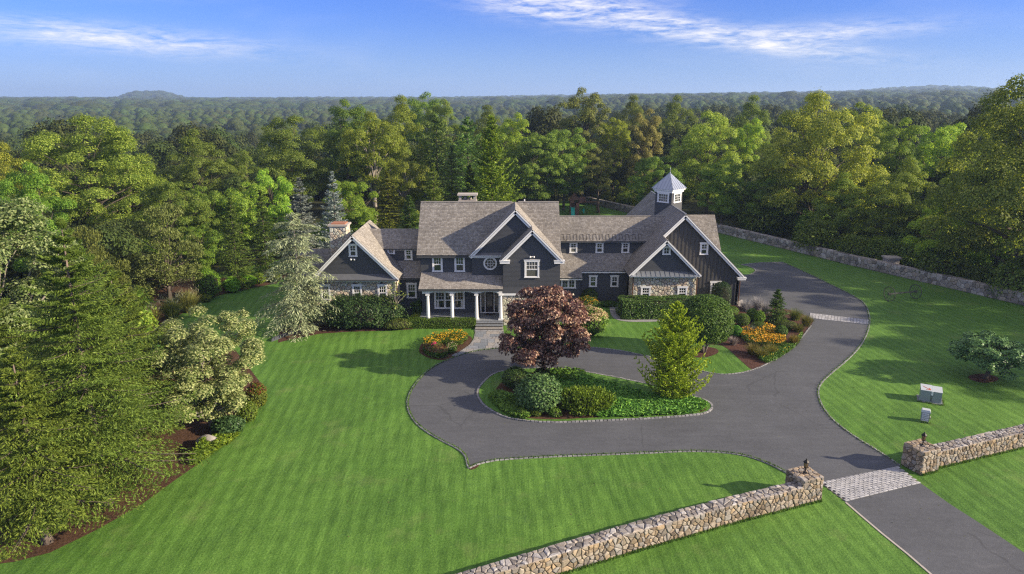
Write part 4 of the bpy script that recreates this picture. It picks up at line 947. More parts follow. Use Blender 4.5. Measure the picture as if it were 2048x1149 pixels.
def terrain():
    rr = np.concatenate([np.linspace(0, 120, 8), np.linspace(140, 420, 24), np.geomspace(440, 4200, 50)]); na = 150; aa = np.radians(np.linspace(-75, 75, na))
    rr2, a2 = np.meshgrid(rr, aa, indexing='ij'); X = rr2 * np.sin(a2); Y = rr2 * np.cos(a2) - 30 * (rr2 < 125) * (1 - rr2 / 125); Z = gz(X, Y) - .06
    V = np.stack([X, Y, Z], -1).reshape(-1, 3); i = np.arange(len(rr) - 1)[:, None]; j = np.arange(na - 1)[None]; b = (i * na + j).reshape(-1, 1)
    o = link('terrain', npmesh('terrain', V, b + np.array([0, 1, na + 1, na]), mats=[M['floor']], smooth=True)); o['kind'] = 'structure'
terrain()
def hill_meadow():
    az = np.radians(np.linspace(26.6, 31.5, 14)); rr = np.linspace(2420, 3050, 8); V = []; 
    for i, a in enumerate(az):
        for r in rr: x, y = r * math.sin(a), r * math.cos(a); V.append((x, y, float(gz(x, y)) + .8))
    i = np.arange(13)[:, None]; j = np.arange(7)[None]; b = (i * 8 + j).reshape(-1, 1)
    o = link('hill_meadow', npmesh('hill_meadow', V, b + np.array([0, 1, 9, 8]), mats=[M['straw']], smooth=True)); o['kind'] = 'structure'
hill_meadow()
LAWN = [(-75, 4), (75, 4), (75, 40)] + [(63.59,57.49),(53.61,67.32),(48.95,76.14),(43.13,87.69),(37.94,97.87),(33.06,110.56),(21.69,131.59),(14.42,143.76),(7.77,143.76)] + [(-8, 125), (-28, 92), (-36, 80)] + [(-26.77,77.03),(-29.60,74.00),(-32.09,69.67),(-32.21,61.38)] + [(-40, 50), (-75, 40)]
sheet('lawn', LAWN, 0.0, M['lawn'])
OUT_L = cr([(-0.87,55.34),(-2.64,54.86),(-4.21,53.68),(-5.65,51.89),(-6.58,49.80),(-7.12,47.12),(-7.20,44.94),(-6.88,43.16),(-6.22,41.43),(-5.25,39.96),(-4.04,38.64),(-3.23,37.82),(-2.73,36.98),(-2.55,36.05),(-2.41,35.54)], 5)
BOT = cr([(-2.41,35.54),(-1.96,35.99),(-1.26,36.33),(-0.40,36.56),(2.20,36.86),(5.12,37.09),(8.07,37.33),(10.46,37.52),(12.19,37.39),(13.52,36.98),(14.42,36.22),(14.98,35.43),(15.35,34.78)], 5)
APR = [(16.63,34.05),(21.78,35.77),(22.03,34.00),(17.13,32.19)]
OUT_R = cr([(21.95,35.77),(21.59,37.46),(21.05,39.42),(20.75,41.50),(20.92,43.71),(21.49,45.79),(22.39,47.58),(24.08,49.70),(26.23,52.11),(28.58,54.98),(30.78,58.15),(32.85,61.67),(34.33,64.79),(35.76,68.74),(35.93,72.17),(35.63,76.36),(35.11,82.04),(34.41,87.41)], 5)
TOPE = [(34.41,87.41),(31.45,87.12),(28.69,86.01)]; TONG = cr([(28.69,86.01),(29.49,84.64),(29.44,82.81),(28.31,81.04),(26.70,80.06)], 4)
IN_R = cr([(27.36,61.38),(24.81,57.49),(22.36,54.38),(20.01,51.78),(18.16,50.31),(16.83,49.70),(15.67,49.60),(14.35,50.31),(13.09,51.46),(11.77,52.66),(10.74,53.57),(8.90,54.74),(7.32,55.34),(5.89,55.59),(4.00,55.47),(1.50,55.34),(-0.87,55.34)], 5)
BED_E = [(22.59,68.20),(25.33,67.67),(27.73,66.11),(28.38,63.19),(27.36,61.38)]
DRIVE = OUT_L + BOT[1:] + [APR[0], APR[1]] + OUT_R + TOPE[1:] + TONG[1:] + [(22.62, 79), (22.62, 68.0)] + BED_E[1:] + IN_R[1:-1]
sheet('driveway', DRIVE, .012, M['asphalt'])
ROAD = [(17.13,32.19),(17.35,31.02),(17.63,29.51),(17.99,27.97),(18.35,25.93),(19.33,21.37),(25.56,21.37),(24.09,24.54),(23.38,27.97),(23.10,29.19),(22.78,30.54),(22.40,31.96),(22.03,34.00)]
sheet('road', ROAD, .012, M['asphalt'])
ISL = cr([(-2.42,45.79),(-2.31,47.21),(-1.54,49.30),(-0.46,50.31),(1.38,50.72),(3.31,50.72),(5.54,50.00),(8.01,48.72),(10.00,47.49),(11.68,46.14),(13.00,45.10),(13.50,44.28),(13.33,43.39),(12.65,42.70),(11.31,42.32),(8.95,41.94),(5.66,41.58),(2.75,41.36),(0.84,41.58),(-0.46,42.17),(-1.54,43.39),(-2.12,44.52)], 5, True)
def shrink(poly, d):
    n = len(poly); out = []
    for i in range(n):
        a = Vector(poly[i - 1]); b = Vector(poly[(i + 1) % n]); t = (b - a).normalized(); out.append((poly[i][0] - t.y * d, poly[i][1] + t.x * d))
    return out
area = sum(ISL[i - 1][0] * ISL[i][1] - ISL[i][0] * ISL[i - 1][1] for i in range(len(ISL)))
ISLI = shrink(ISL, .1 if area > 0 else -.1)
sheet('island_lawn', ISLI, .07, M['lawn'])
def offset_line(pts, d):
    out = []
    for i, p in enumerate(pts):
        a = Vector(pts[max(i - 1, 0)]); b = Vector(pts[min(i + 1, len(pts) - 1)]); t = (b - a).normalized(); out.append((p[0] - t.y * d, p[1] + t.x * d))
    return out
# granite block kerbs
def kerb(lines, name='kerb', w=.13, blk=.28, h=.075, z=.0):
    rng = np.random.default_rng(3); mb = MB()
    for line in lines:
        P = [Vector((x, y, 0)) for x, y in line]; d = [0]
        for a, b in zip(P, P[1:]): d.append(d[-1] + (b - a).length)
        n = int(d[-1] / blk)
        def at(s):
            k = min(max(np.searchsorted(d, s) - 1, 0), len(P) - 2); return P[k].lerp(P[k + 1], (s - d[k]) / max(d[k + 1] - d[k], 1e-6))
        for i in range(n):
            s0 = i * d[-1] / n + .012; s1 = (i + 1) * d[-1] / n - .012; a, b = at(s0), at(s1); t = (b - a).normalized(); nn = Vector((-t.y, t.x, 0)) * (w / 2 * rng.uniform(.85, 1.1)); o = nn * rng.uniform(-.15, .15); zz = z + h * rng.uniform(.8, 1.15)
            q = [a - nn + o, b - nn + o, b + nn + o, a + nn + o]; c = sum(q, Vector()) / 4
            mb.hull([p + Vector((0, 0, z - .05)) for p in q], [c + (p - c) * .88 + Vector((0, 0, zz)) for p in q])
    o = mb.obj(name, M['granite']); o['kind'] = 'structure'; return o
kerb([OUT_L, BOT[:], OUT_R, TOPE, TONG, IN_R[: len(IN_R) - 11]], 'kerb', .10, .28, .055); kerb([ISL + [ISL[0]]], 'island_kerb', .15, .26, .09)
LIP = [(17.14,32.10),(17.35,30.93),(17.64,29.43),(18.00,27.90),(18.36,25.87)]
mb = MB()
for a, b in zip(LIP, LIP[1:]): mb.beam((*a, .0), (*b, .0), .10, .05)
o = mb.obj('road_edge', M['slab']); o['kind'] = 'structure'
# cobbled apron between the gate piers: every block its own piece
ap = props(MB().obj('apron', M['mortar']) if False else sheet('apron', [APR[0], APR[3], APR[2], APR[1]], .008, M['mortar']), kind='structure')
def paver_mesh(w, d, h=.05, k=0):
    rng = np.random.default_rng(k); mb = MB(); j = lambda: rng.uniform(-.008, .008); e = .014
    lo = [(-w / 2 + j(), -d / 2 + j()), (w / 2 + j(), -d / 2 + j()), (w / 2 + j(), d / 2 + j()), (-w / 2 + j(), d / 2 + j())]
    b = len(mb.V); ring = lambda s, z: [(x * (1 - s / abs(w / 2)), y * (1 - s / abs(d / 2)), z + rng.uniform(-.003, .003)) for x, y in lo]
    r = [ring(0, -.02), ring(0, h * .75), ring(e, h)]
    for q in r: mb.V += q
    for i in range(2):
        for k_ in range(4): mb.F.append((i * 4 + k_, i * 4 + (k_ + 1) % 4, (i + 1) * 4 + (k_ + 1) % 4, (i + 1) * 4 + k_)); mb.M.append(0)
    mb.F.append((8, 9, 10, 11)); mb.M.append(0); return mb.mesh('paver', M['paver'])
PV = [paver_mesh(.29, .185, .05, k) for k in range(6)]; rp = random.Random(4)
A0, A1, A2, A3 = (Vector(p) for p in APR); rows = 11; ex = (A1 - A0).length
for r in range(rows):
    v = (r + .5) / rows; a = A0.lerp(A3, v); b = A1.lerp(A2, v); L = (b - a).length; n = int(L / .31); d = (b - a) / L
    for i in range(n + 1):
        s = (i + (.0 if r % 2 else .5)) * L / n
        if s < .12 or s > L - .1: continue
        p = a + d * s; o = link('paver', rp.choice(PV), ap, (p.x, p.y, .006 + rp.uniform(-.006, .006))); o.rotation_euler = (rp.uniform(-.03, .03), rp.uniform(-.03, .03), math.atan2(d.y, d.x) + rp.uniform(-.04, .04)); o.scale = (L / n / .31 * rp.uniform(.93, 1.03), (A3 - A0).length / rows / .2 * rp.uniform(.95, 1.05), 1)
# cobble band across the upper drive
BAND = [(28.86,65.28),(33.52,63.04),(32.85,61.67),(28.11,63.66)]; bd = sheet('cobble_band', BAND, .016, M['mortar']); B0, B1, B2, B3 = (Vector(p) for p in BAND)
mb = MB()
for r in range(4):
    v = (r + .5) / 4; a = B0.lerp(B3, v); b = B1.lerp(B2, v); L = (b - a).length; n = int(L / .27); d = (b - a) / L; nn = Vector((-d.y, d.x)); hw = (B3 - B0).length / 8 - .012
    for i in range(n):
        s0, s1 = a + d * (i * L / n + .012), a + d * ((i + 1) * L / n - .012); q = [s0 - nn * hw, s1 - nn * hw, s1 + nn * hw, s0 + nn * hw]; z = .04 + rp.uniform(-.006, .008)
        mb.hull([(p.x, p.y, .0) for p in q], [(p.x, p.y, z) for p in q])
o = mb.obj('cobble', M['paver'], bd); o['kind'] = 'stuff'
# bluestone walk: flagstones
WALK = [(-3.30,60.65),(-0.81,60.65),(-0.50,55.34),(-1.62,55.22),(-2.64,54.86),(-3.63,54.15),(-4.56,53.45),(-4.88,53.45),(-4.07,54.62),(-3.49,55.96),(-3.23,57.49),(-3.18,59.10)]
wk = sheet('walkway', WALK, .018, M['mortar']); rp = random.Random(11); y = min(p[1] for p in WALK); k = 0
while y < max(p[1] for p in WALK):
    hh = rp.choice((.55, .75, .95)); x = min(p[0] for p in WALK) - rp.uniform(0, .5)
    while x < max(p[0] for p in WALK):
        ww = rp.choice((.6, .9, 1.2)); q = clip_poly(WALK, (x + .012, y + .012, x + ww - .012, y + hh - .012)); x += ww
        if len(q) < 3: continue
        ar = abs(sum(q[i - 1][0] * q[i][1] - q[i][0] * q[i - 1][1] for i in range(len(q)))) / 2
        if ar < .03: continue
        mb = MB(); mb.prism(q, .0, .045 + rp.uniform(-.003, .004)); mb.obj('flagstone', M['bluestone'], wk)
    y += hh
kerb([[(-3.34,60.50),(-3.23,59.10),(-3.27,57.49),(-3.54,56.08),(-4.12,54.74),(-4.85,53.57)]], 'walk_edge', .09, .3, .05)
# porch steps
st = link('porch_steps', None); st['kind'] = 'structure'
for i in range(3):
    y0 = 60.05 + .34 * i; z = .17 * (i + 1)
    mb = MB(); mb.box(-3.25, y0 + .03, 0, -.85, 61.02, z - .05); r = mb.obj('riser', M['mortar'], st); mb = MB(); mb.box(-3.3, y0, z - .049, -.8, 61.03, z); mb.obj('tread', M['bluestone'], st)
# mulch beds and paths
BEDL = [(-22.93,23.41),(-22.83,27.18),(-22.25,27.32),(-21.10,27.97),(-20.01,29.67),(-18.95,31.82),(-18.32,34.31),(-17.78,36.22),(-17.41,39.69),(-16.98,42.39),(-17.04,44.77),(-18.14,47.58),(-19.69,50.00),(-22.91,54.98),(-26.54,56.21)] + [(-24, 52), (-30, 50)] + [(-32.43,59.10),(-31.92,60.79),(-31.88,64.46),(-31.93,69.29),(-30.96,71.97),(-29.44,73.59),(-26.63,76.59)] + [(-26, 82), (-60, 70), (-60, 20)]
sheet('mulch_bed', BEDL, .010, M['mulch'])
sheet('house_mulch_bed', [(-19.91,56.72),(-19.13,57.49),(-16.97,59.10),(-14.44,59.65),(-11.37,59.94),(-8.92,60.36),(-9.14,61.97),(-11.47,63.19),(-18.05,63.19),(-20.86,60.22)], .010, M['mulchred'])
sheet('flower_mulch_bed', cr([(-7.66,54.74),(-7.59,56.84),(-6.72,58.28),(-5.26,59.10),(-3.77,58.55),(-3.43,57.23),(-3.84,55.47),(-4.55,53.91),(-5.21,52.66),(-6.22,52.77),(-7.11,53.57)], 4, True), .010, M['mulch'])
GARD = cr([(15.07,59.10),(17.67,63.19),(20.88,67.85),(22.59,68.20),(25.33,67.67),(27.73,66.11),(28.29,63.19),(26.99,60.94),(24.73,57.49),(22.28,54.38),(19.90,51.78),(18.46,50.52),(18.13,52.66),(17.69,55.96),(15.93,56.46)], 4, True)
sheet('garden_mulch_bed', GARD, .010, M['mulchred'])
sheet('tree_mulch_ring', cr([(14.31,54.62),(15.74,55.71),(16.89,55.34),(16.84,54.27),(15.58,53.22),(14.52,53.34)], 5, True), .012, M['mulchred'])
sheet('lawn_tree_mulch_ring', cr([(34.24,49.30),(35.51,49.70),(36.18,49.01),(35.56,48.24),(34.38,47.95),(33.90,48.52)], 5, True), .012, M['mulchred'])
sheet('island_mulch_bed', cr([(-1.34,44.94),(-0.87,47.58),(0.22,49.30),(2.30,49.70),(6.08,48.05),(8.97,45.79),(12.66,44.44),(12.84,43.16),(11.38,42.62),(5.71,42.02),(2.77,41.72),(0.91,41.94),(-0.40,42.70)], 5, True), .076, M['mulch'])
sheet('edging_path', cr([(9.94,67.85),(10.84,67.85),(10.48,64.79),(11.26,63.66),(14.10,63.66),(13.91,62.73),(10.90,62.58),(9.65,63.66),(9.60,66.11)], 4, True), .014, M['granite'])
sheet('drain_mulch', cr([(-2.47,35.60),(-2.26,35.93),(-1.87,35.99),(-1.97,35.65),(-2.24,35.43)], 4, True), .016, M['mulchred'])
sheet('woodland_floor', [(62.67,56.59),(51.76,68.38),(42.47,86.28),(32.44,108.37),(21.21,128.55),(14.28,142.30)] + [(20, 160), (120, 160), (120, 40), (80, 40)], .004, M['floor'])
sheet('lot_slab', [(22.81,68.93),(23.78,70.04),(23.64,67.85),(22.67,67.49)], .02, M['slab'])
# slate step wall beside the cedar
mb = MB(); rng_ = random.Random(2)
for (ax, ay), (bx, by) in zip([(-20.55,56.97),(-20.07,57.75),(-19.71,58.55),(-19.18,59.10)], [(-20.07,57.75),(-19.71,58.55),(-19.18,59.10),(-18.63,59.65)]):
    mb.hull([(ax, ay, 0), (bx, by, 0), (bx, by + .6, 0), (ax, ay + .6, 0)], [(ax + .04, ay + .02, .26), (bx - .04, by, .26), (bx, by + .6, .24), (ax, ay + .6, .24)])
props(mb.obj('slate_wall', M['slate']), 'low dark slate retaining wall beside the pale weeping cedar', 'retaining wall')
# fieldstone walls ------------------------------------------------------------
def stone_wall(label, pts, h, t, size, mat, seed, limit, cam=(0, 0), name='stone_wall', proud=.06, topmat=None):
    """wall whose front face runs along pts (front is on the right-hand side when walking them)"""
    pts = [Vector(p) for p in pts]; rng = np.random.default_rng(seed); w = thing(name, label, 'wall', (*pts[0], 0)); jobs = []; core = MB()
    for A, B in zip(pts, pts[1:]):
        d = (B - A); L = d.length; d.normalize(); n = Vector((d.y, -d.x))
        P = lambda u, back, z: (A.x + d.x * u - n.x * back, A.y + d.y * u - n.y * back, z)
        core.hull([P(0, .05, -.05), P(L, .05, -.05), P(L, t - .05, -.05), P(0, t - .05, -.05)], [P(0, .05, h - .05), P(L, .05, h - .05), P(L, t - .05, h - .05), P(0, t - .05, h - .05)])
        U3 = (d.x, d.y, 0); N3 = (n.x, n.y, 0)
        jobs += [(p, P(0, 0.03, 0), U3, (0, 0, 1), N3, mat) for p in voronoi(L, h, size, rng)]
        jobs += [(p, P(0, 0, h - .03), U3, (-n.x, -n.y, 0), (0, 0, 1), topmat or mat) for p in voronoi(L, t, size * 1.05, rng)]
    child(w, 'mortar_core', core, M['mortar'])
    def dist(j): c = j[0].mean(0); q = Vector(j[1]) + Vector(j[2]) * c[0] + Vector(j[3]) * c[1]; return (q.x - cam[0]) ** 2 + (q.y - cam[1]) ** 2
    jobs.sort(key=dist); rest = {}
    for i, (p, O, U, V_, N_, mt) in enumerate(jobs):
        if i < limit:
            mb = MB(); stone_geo(mb, p, O, U, V_, N_, rng, proud); child(w, 'stone', mb, M[mt])
        else: stone_geo(rest.setdefault(mt, MB()), p, O, U, V_, N_, rng, proud)
    for mt, mb in rest.items(): child(w, 'stone_rubble', mb, M[mt], kind='stuff')
    return w
WD = Vector((math.cos(R(20.3)), math.sin(R(20.3)))); WN = Vector((WD.y, -WD.x))
PL = Vector((14.75, 31.85)); PR = Vector((22.5, 34.85))         # near corners of the two gate piers
def at(p, a, b=0): return (p.x + WD.x * a - WN.x * b, p.y + WD.y * a - WN.y * b)
stone_wall('long fieldstone wall sloping down to the bottom edge, left of the gate', [(-9.5, 21.0), (-2.0, 24.55), (2.15, 26.5), (4.99, 27.8), (10.29, 30.1), at(PL, .05)], 1.0, .72, .21, 'stone', 21, 299, (8, 26), topmat='greystone')
stone_wall('short fieldstone wall running right from the gate out of frame', [at(PR, 1.2, .25), at(PR, 24, .25)], 1.0, .8, .21, 'stone', 22, 299, (22, 30), topmat='greystone')
def pier(label, p, w, h, seed):
    t = thing('gate_pier', label, 'gate pier', (*p, 0), 0, 'stone gate piers'); rng = np.random.default_rng(seed); p = Vector(p)
    q = lambda a, b, z: (p.x + WD.x * a - WN.x * b, p.y + WD.y * a - WN.y * b, z)
    c = MB(); e = .05; c.hull([q(e, e, -.05), q(w - e, e, -.05), q(w - e, w - e, -.05), q(e, w - e, -.05)], [q(e, e, h - e), q(w - e, e, h - e), q(w - e, w - e, h - e), q(e, w - e, h - e)]); child(t, 'mortar_core', c, M['mortar'])
    D3 = np.array((WD.x, WD.y, 0)); N3 = np.array((WN.x, WN.y, 0)); Z = np.array((0, 0, 1.))
    for O, U, V_, N_, hh in ((q(0, .03, 0), D3, Z, N3, h), (q(w - .03, 0, 0), -N3, Z, D3, h), (q(w, w - .03, 0), -D3, Z, -N3, h), (q(.03, w, 0), N3, Z, -D3, h), (q(0, 0, h - .04), D3, -N3, Z, w)):
        for s in voronoi(w, hh, .2, rng): mb = MB(); stone_geo(mb, s, O, U, V_, N_, rng, .06, .016); child(t, 'stone', mb, M['stone'])
    return q(w / 2, w / 2, h)
TL_ = pier('left fieldstone gate pier where the long wall ends, lantern on top', at(PL, 0, 0), 1.28, 1.38, 41); TR_ = pier('right fieldstone gate pier at the start of the short wall, lantern on top', at(PR, 0, 0), 1.28, 1.38, 42)
def lantern(label, p):
    t = thing('lantern', label, 'lantern', p, 0, 'lanterns on the gate piers'); z = .0
    def c(nm, mb, mt): return mb.obj(nm, M[mt], t)
    mb = MB(); mb.lathe((0, 0, 0), [(.13, 0), (.12, .03), (.05, .06), (.03, .1), (.03, .26), (.05, .28), (.09, .32)], 8); c('post', mb, 'iron')
    mb = MB(); mb.lathe((0, 0, .32), [(.075, 0), (.12, .28)], 6); c('lantern_glass', mb, 'lampglass')
    mb = MB(); mb.lathe((0, 0, .30), [(.1, 0), (.1, .03)], 6); mb.lathe((0, 0, .60), [(.15, 0), (.145, .03), (.09, .1), (.06, .13), (.03, .15), (.035, .18), (.0, .24)], 6)
    for k in range(6): a = k * math.pi / 3; mb.tube([(.08 * math.cos(a), .08 * math.sin(a), .32), (.125 * math.cos(a), .125 * math.sin(a), .61)], .012, 4)
    c('lantern_cage', mb, 'iron')
lantern('dark bronze lantern on the left gate pier', TL_); lantern('dark bronze lantern on the right gate pier', TR_)
# boundary wall behind, in three runs
BW = [(62.04,55.96),(51.39,67.85),(42.22,85.73),(32.20,107.52),(21.12,127.96),(14.21,141.58)]
stone_wall('long grey fieldstone boundary wall below the woods on the right', [BW[2], BW[1], BW[0]], 1.25, .75, .36, 'greystone', 51, 0, name='boundary_wall')
stone_wall('grey fieldstone boundary wall passing behind the barn', [BW[4], BW[3], BW[2]], 1.25, .75, .4, 'greystone', 52, 0, name='boundary_wall')
stone_wall('distant grey fieldstone wall behind the wooden playset', [BW[5], BW[4]], 1.2, .75, .45, 'greystone', 53, 0, name='boundary_wall')
a = (-39.36,84.91); stone_wall('short dry stone wall under the trees at the left of the back lawn', [(a[0] - 3, a[1] + 3), (a[0] + 3.2, a[1] + 4.5)], 1.0, .7, .35, 'stone', 54, 0)
p = (45.98,82.55); mb = MB(); mb.box(p[0] - .7, p[1] + .2, 0, p[0] + .7, p[1] + 1.5, 1.45); t = thing('stone_pier', 'squat stone pier with a pale cap behind the boundary wall', 'pier', (*p, 0)); child(t, 'pier_body', mb, M['greystone']); mb = MB(); mb.box(p[0] - .85, p[1] + .05, 1.451, p[0] + .85, p[1] + 1.65, 1.65); child(t, 'pier_cap', mb, M['slab'])

# ------------------------------------------------------------------ objects on the grounds
def cart_axle():
    a = Vector((*(38.63,69.48), 0)); b = Vector((*(41.82,70.42), 0)); d = (b - a).normalized(); r = .78; t = thing('cart_axle', 'old cart axle with two spoked wooden wheels standing on the right lawn', 'cart axle', a)
    mb = MB(); mb.beam(a + Vector((0, 0, r)), b + Vector((0, 0, r)), .11, .13); child(t, 'axle', mb, M['oldwood'])
    for c in (a, b):
        c = c + Vector((0, 0, r)); u = Vector((-d.y, d.x, 0)); z = Vector((0, 0, 1)); ring = [c + (u * math.cos(k * math.pi / 14) + z * math.sin(k * math.pi / 14)) * (r - .04) for k in range(29)]
        mb = MB()
        for p, q in zip(ring, ring[1:]): mb.beam(p, q, .06, .06, d)
        w = child(t, 'wheel', mb, M['oldwood']); s = MB()
        for k in range(12): s.tube([c, c + (u * math.cos(k * math.pi / 6) + z * math.sin(k * math.pi / 6)) * (r - .06)], .018, 5)
        child(w, 'spokes', s, M['oldwood']); s = MB(); s.tube([c - d * .16, c + d * .16], .11, 10); child(w, 'hub', s, M['oldwood'])
cart_axle()
def utility_box():
    x, y = (28.57,44.44); t = thing('utility_box', 'pale grey green utility cabinet with an orange arrow on its lid', 'utility box', (x, y, 0), R(-27))
    def c(nm, mb, mt): return mb.obj(nm, M[mt], t)
    mb = MB(); mb.box(-.66, 0, 0, .02, .95, .80); mb.box(.032, .02, 0, .60, .93, .80); mb.box(-.70, -.04, -.02, .64, .98, .07); c('cabinet', mb, 'box'); mb = MB(); mb.box(-.8, -.14, -.05, .74, 1.08, .035); c('pad', mb, 'concrete')
    mb = MB(); mb.hull([(-.68, -.03, .80), (.022, -.03, .80), (.022, .97, .86), (-.68, .97, .86)], [(-.68, -.03, .84), (.022, -.03, .84), (.022, .97, .93), (-.68, .97, .93)]); mb.hull([(.03, -.01, .80), (.62, -.01, .80), (.62, .95, .86), (.03, .95, .86)], [(.03, -.01, .83), (.62, -.01, .83), (.62, .95, .91), (.03, .95, .91)]); c('lid', mb, 'boxlid')
    z = lambda yy: .84 + (yy + .03) * .09 + .006; P = lambda x_, y_: Vector((x_, y_, z(y_))); mb = MB()
    mb.beam(P(-.55, .62), P(-.08, .16), .045, .008); mb.beam(P(-.08, .16), P(-.36, .14), .07, .008); mb.beam(P(-.08, .16), P(-.17, .44), .045, .008); c('arrow_mark', mb, 'orange')
    mb = MB(); mb.box(-.04, -.045, .55, .07, -.002, .84); c('hasp', mb, 'white'); mb = MB(); mb.box(-.05, -.014, .08, -.03, -.002, .55); mb.box(.015, -.012, .08, .03, -.002, .55); c('door_seam', mb, 'iron')
utility_box()
def vent_box():
    x, y = (26.45,41.43); t = thing('vent_pedestal', 'small pale louvred pedestal box on the lawn below the utility cabinet', 'pedestal', (x, y, 0), R(-29)); c = lambda nm, mb, mt: mb.obj(nm, M[mt], t)
    mb = MB(); mb.hull([(-.24, 0, 0), (.22, 0, 0), (.22, .42, 0), (-.24, .42, 0)], [(-.25, .02, .68), (.25, .02, .68), (.25, .42, .68), (-.25, .42, .68)]); c('pedestal_body', mb, 'box')
    mb = MB(); mb.hull([(-.27, -.03, .68), (.27, -.03, .68), (.27, .44, .68), (-.27, .44, .68)], [(-.22, .03, .82), (.22, .03, .82), (.22, .4, .82), (-.22, .4, .82)]); c('lid', mb, 'boxlid')
    for k in range(5): mb = MB(); z = .1 + k * .115; mb.hull([(-.2, -.05, z), (.19, -.05, z), (.19, .0, z + .07), (-.2, .0, z + .07)], [(-.2, -.03, z + .01), (.19, -.03, z + .01), (.19, .02, z + .09), (-.2, .02, z + .09)]); c('louvre', mb, 'boxlid')
    mb = MB(); mb.box(.251, .1, .22, .30, .3, .36); c('side_hood', mb, 'slab')
vent_box()
def playset():
    x, y = (11.18,125.08); t = thing('playset', 'wooden playset with a green slide and a swing beam behind the house', 'playset', (x, y, 0)); c = lambda nm, mb, mt, par=None: mb.obj(nm, M[mt], par or t)
    mb = MB()
    for sx in (-.75, .75):
        for sy in (0, 1.5): mb.box(sx - .06, sy - .06, 0, sx + .06, sy + .06, 2.75)
    c('tower_post', mb, 'wood'); mb = MB(); mb.box(-.8, -.1, 1.35, .8, 1.6, 1.42); c('deck', mb, 'wood')
    mb = MB(); mb.box(.1, -.08, 0, .72, -.02, 1.35); mb.box(.25, -.08, 1.42, .72, -.02, 2.2); mb.box(-.78, 1.5, 1.42, .78, 1.56, 2.2); mb.box(.78, 0, 1.42, .83, 1.5, 2.2); mb.box(-.72, -.08, 2.2, -.1, -.02, 2.75); c('wall_panel', mb, 'wood')
    mb = MB(); mb.hull([(-1.0, -.25, 2.6), (-.92, -.25, 2.6), (.05, -.25, 3.75), (-.03, -.25, 3.75)], [(-1.0, 1.75, 2.6), (-.92, 1.75, 2.6), (.05, 1.75, 3.75), (-.03, 1.75, 3.75)]); mb.hull([(.92, -.24, 2.6), (1.0, -.24, 2.6), (.03, -.24, 3.76), (-.05, -.24, 3.76)], [(.92, 1.76, 2.6), (1.0, 1.76, 2.6), (.03, 1.76, 3.76), (-.05, 1.76, 3.76)])
    mb.face([(-.85, -.1, 2.7), (.85, -.1, 2.7), (0, -.1, 3.65)]); c('gable_roof', mb, 'wood')
    mb = MB(); P = [(-.75, -.15, 1.4), (-.75, -.7, 1.2), (-.78, -1.9, .4), (-.8, -2.5, .18), (-.8, -2.9, .15)]
    for a, b in zip(P, P[1:]):
        a, b = Vector(a), Vector(b)
        for dx, w, h, up in ((0, .62, .05, 0), (-.31, .06, .22, .09), (.31, .06, .22, .09)): mb.beam(a + Vector((dx + .35, 0, up)), b + Vector((dx + .35, 0, up)), w, h)
    c('slide', mb, 'greenplastic'); mb = MB(); mb.beam((.8, .75, 2.25), (4.2, 1.2, 2.25), .12, .16); mb.tube([(4.2, 1.2, 2.3), (4.6, .2, 0)], .06, 5); mb.tube([(4.2, 1.2, 2.3), (4.0, 2.4, 0)], .06, 5); c('swing_beam', mb, 'wood')
    mb = MB(); mb.box(.9, 1.2, 2.3, 1.95, 1.28, 3.1); mb.box(1.9, .6, 2.3, 1.98, 1.28, 3.1); c('fort_panel', mb, 'wood')
    mb = MB(); mb.box(1.5, .75, .55, 1.9, 1.1, .68); mb.box(1.5, 1.05, .68, 1.9, 1.1, 1.0); mb.box(1.62, .75, .25, 1.78, .85, .55); sw = c('swing_seat', mb, 'greenplastic'); mb = MB(); mb.tube([(1.55, .95, .7), (1.6, .9, 2.2)], .012, 4); mb.tube([(1.85, .95, .7), (1.8, .9, 2.2)], .012, 4); mb.obj('swing_rope', M['iron'], sw)
playset()
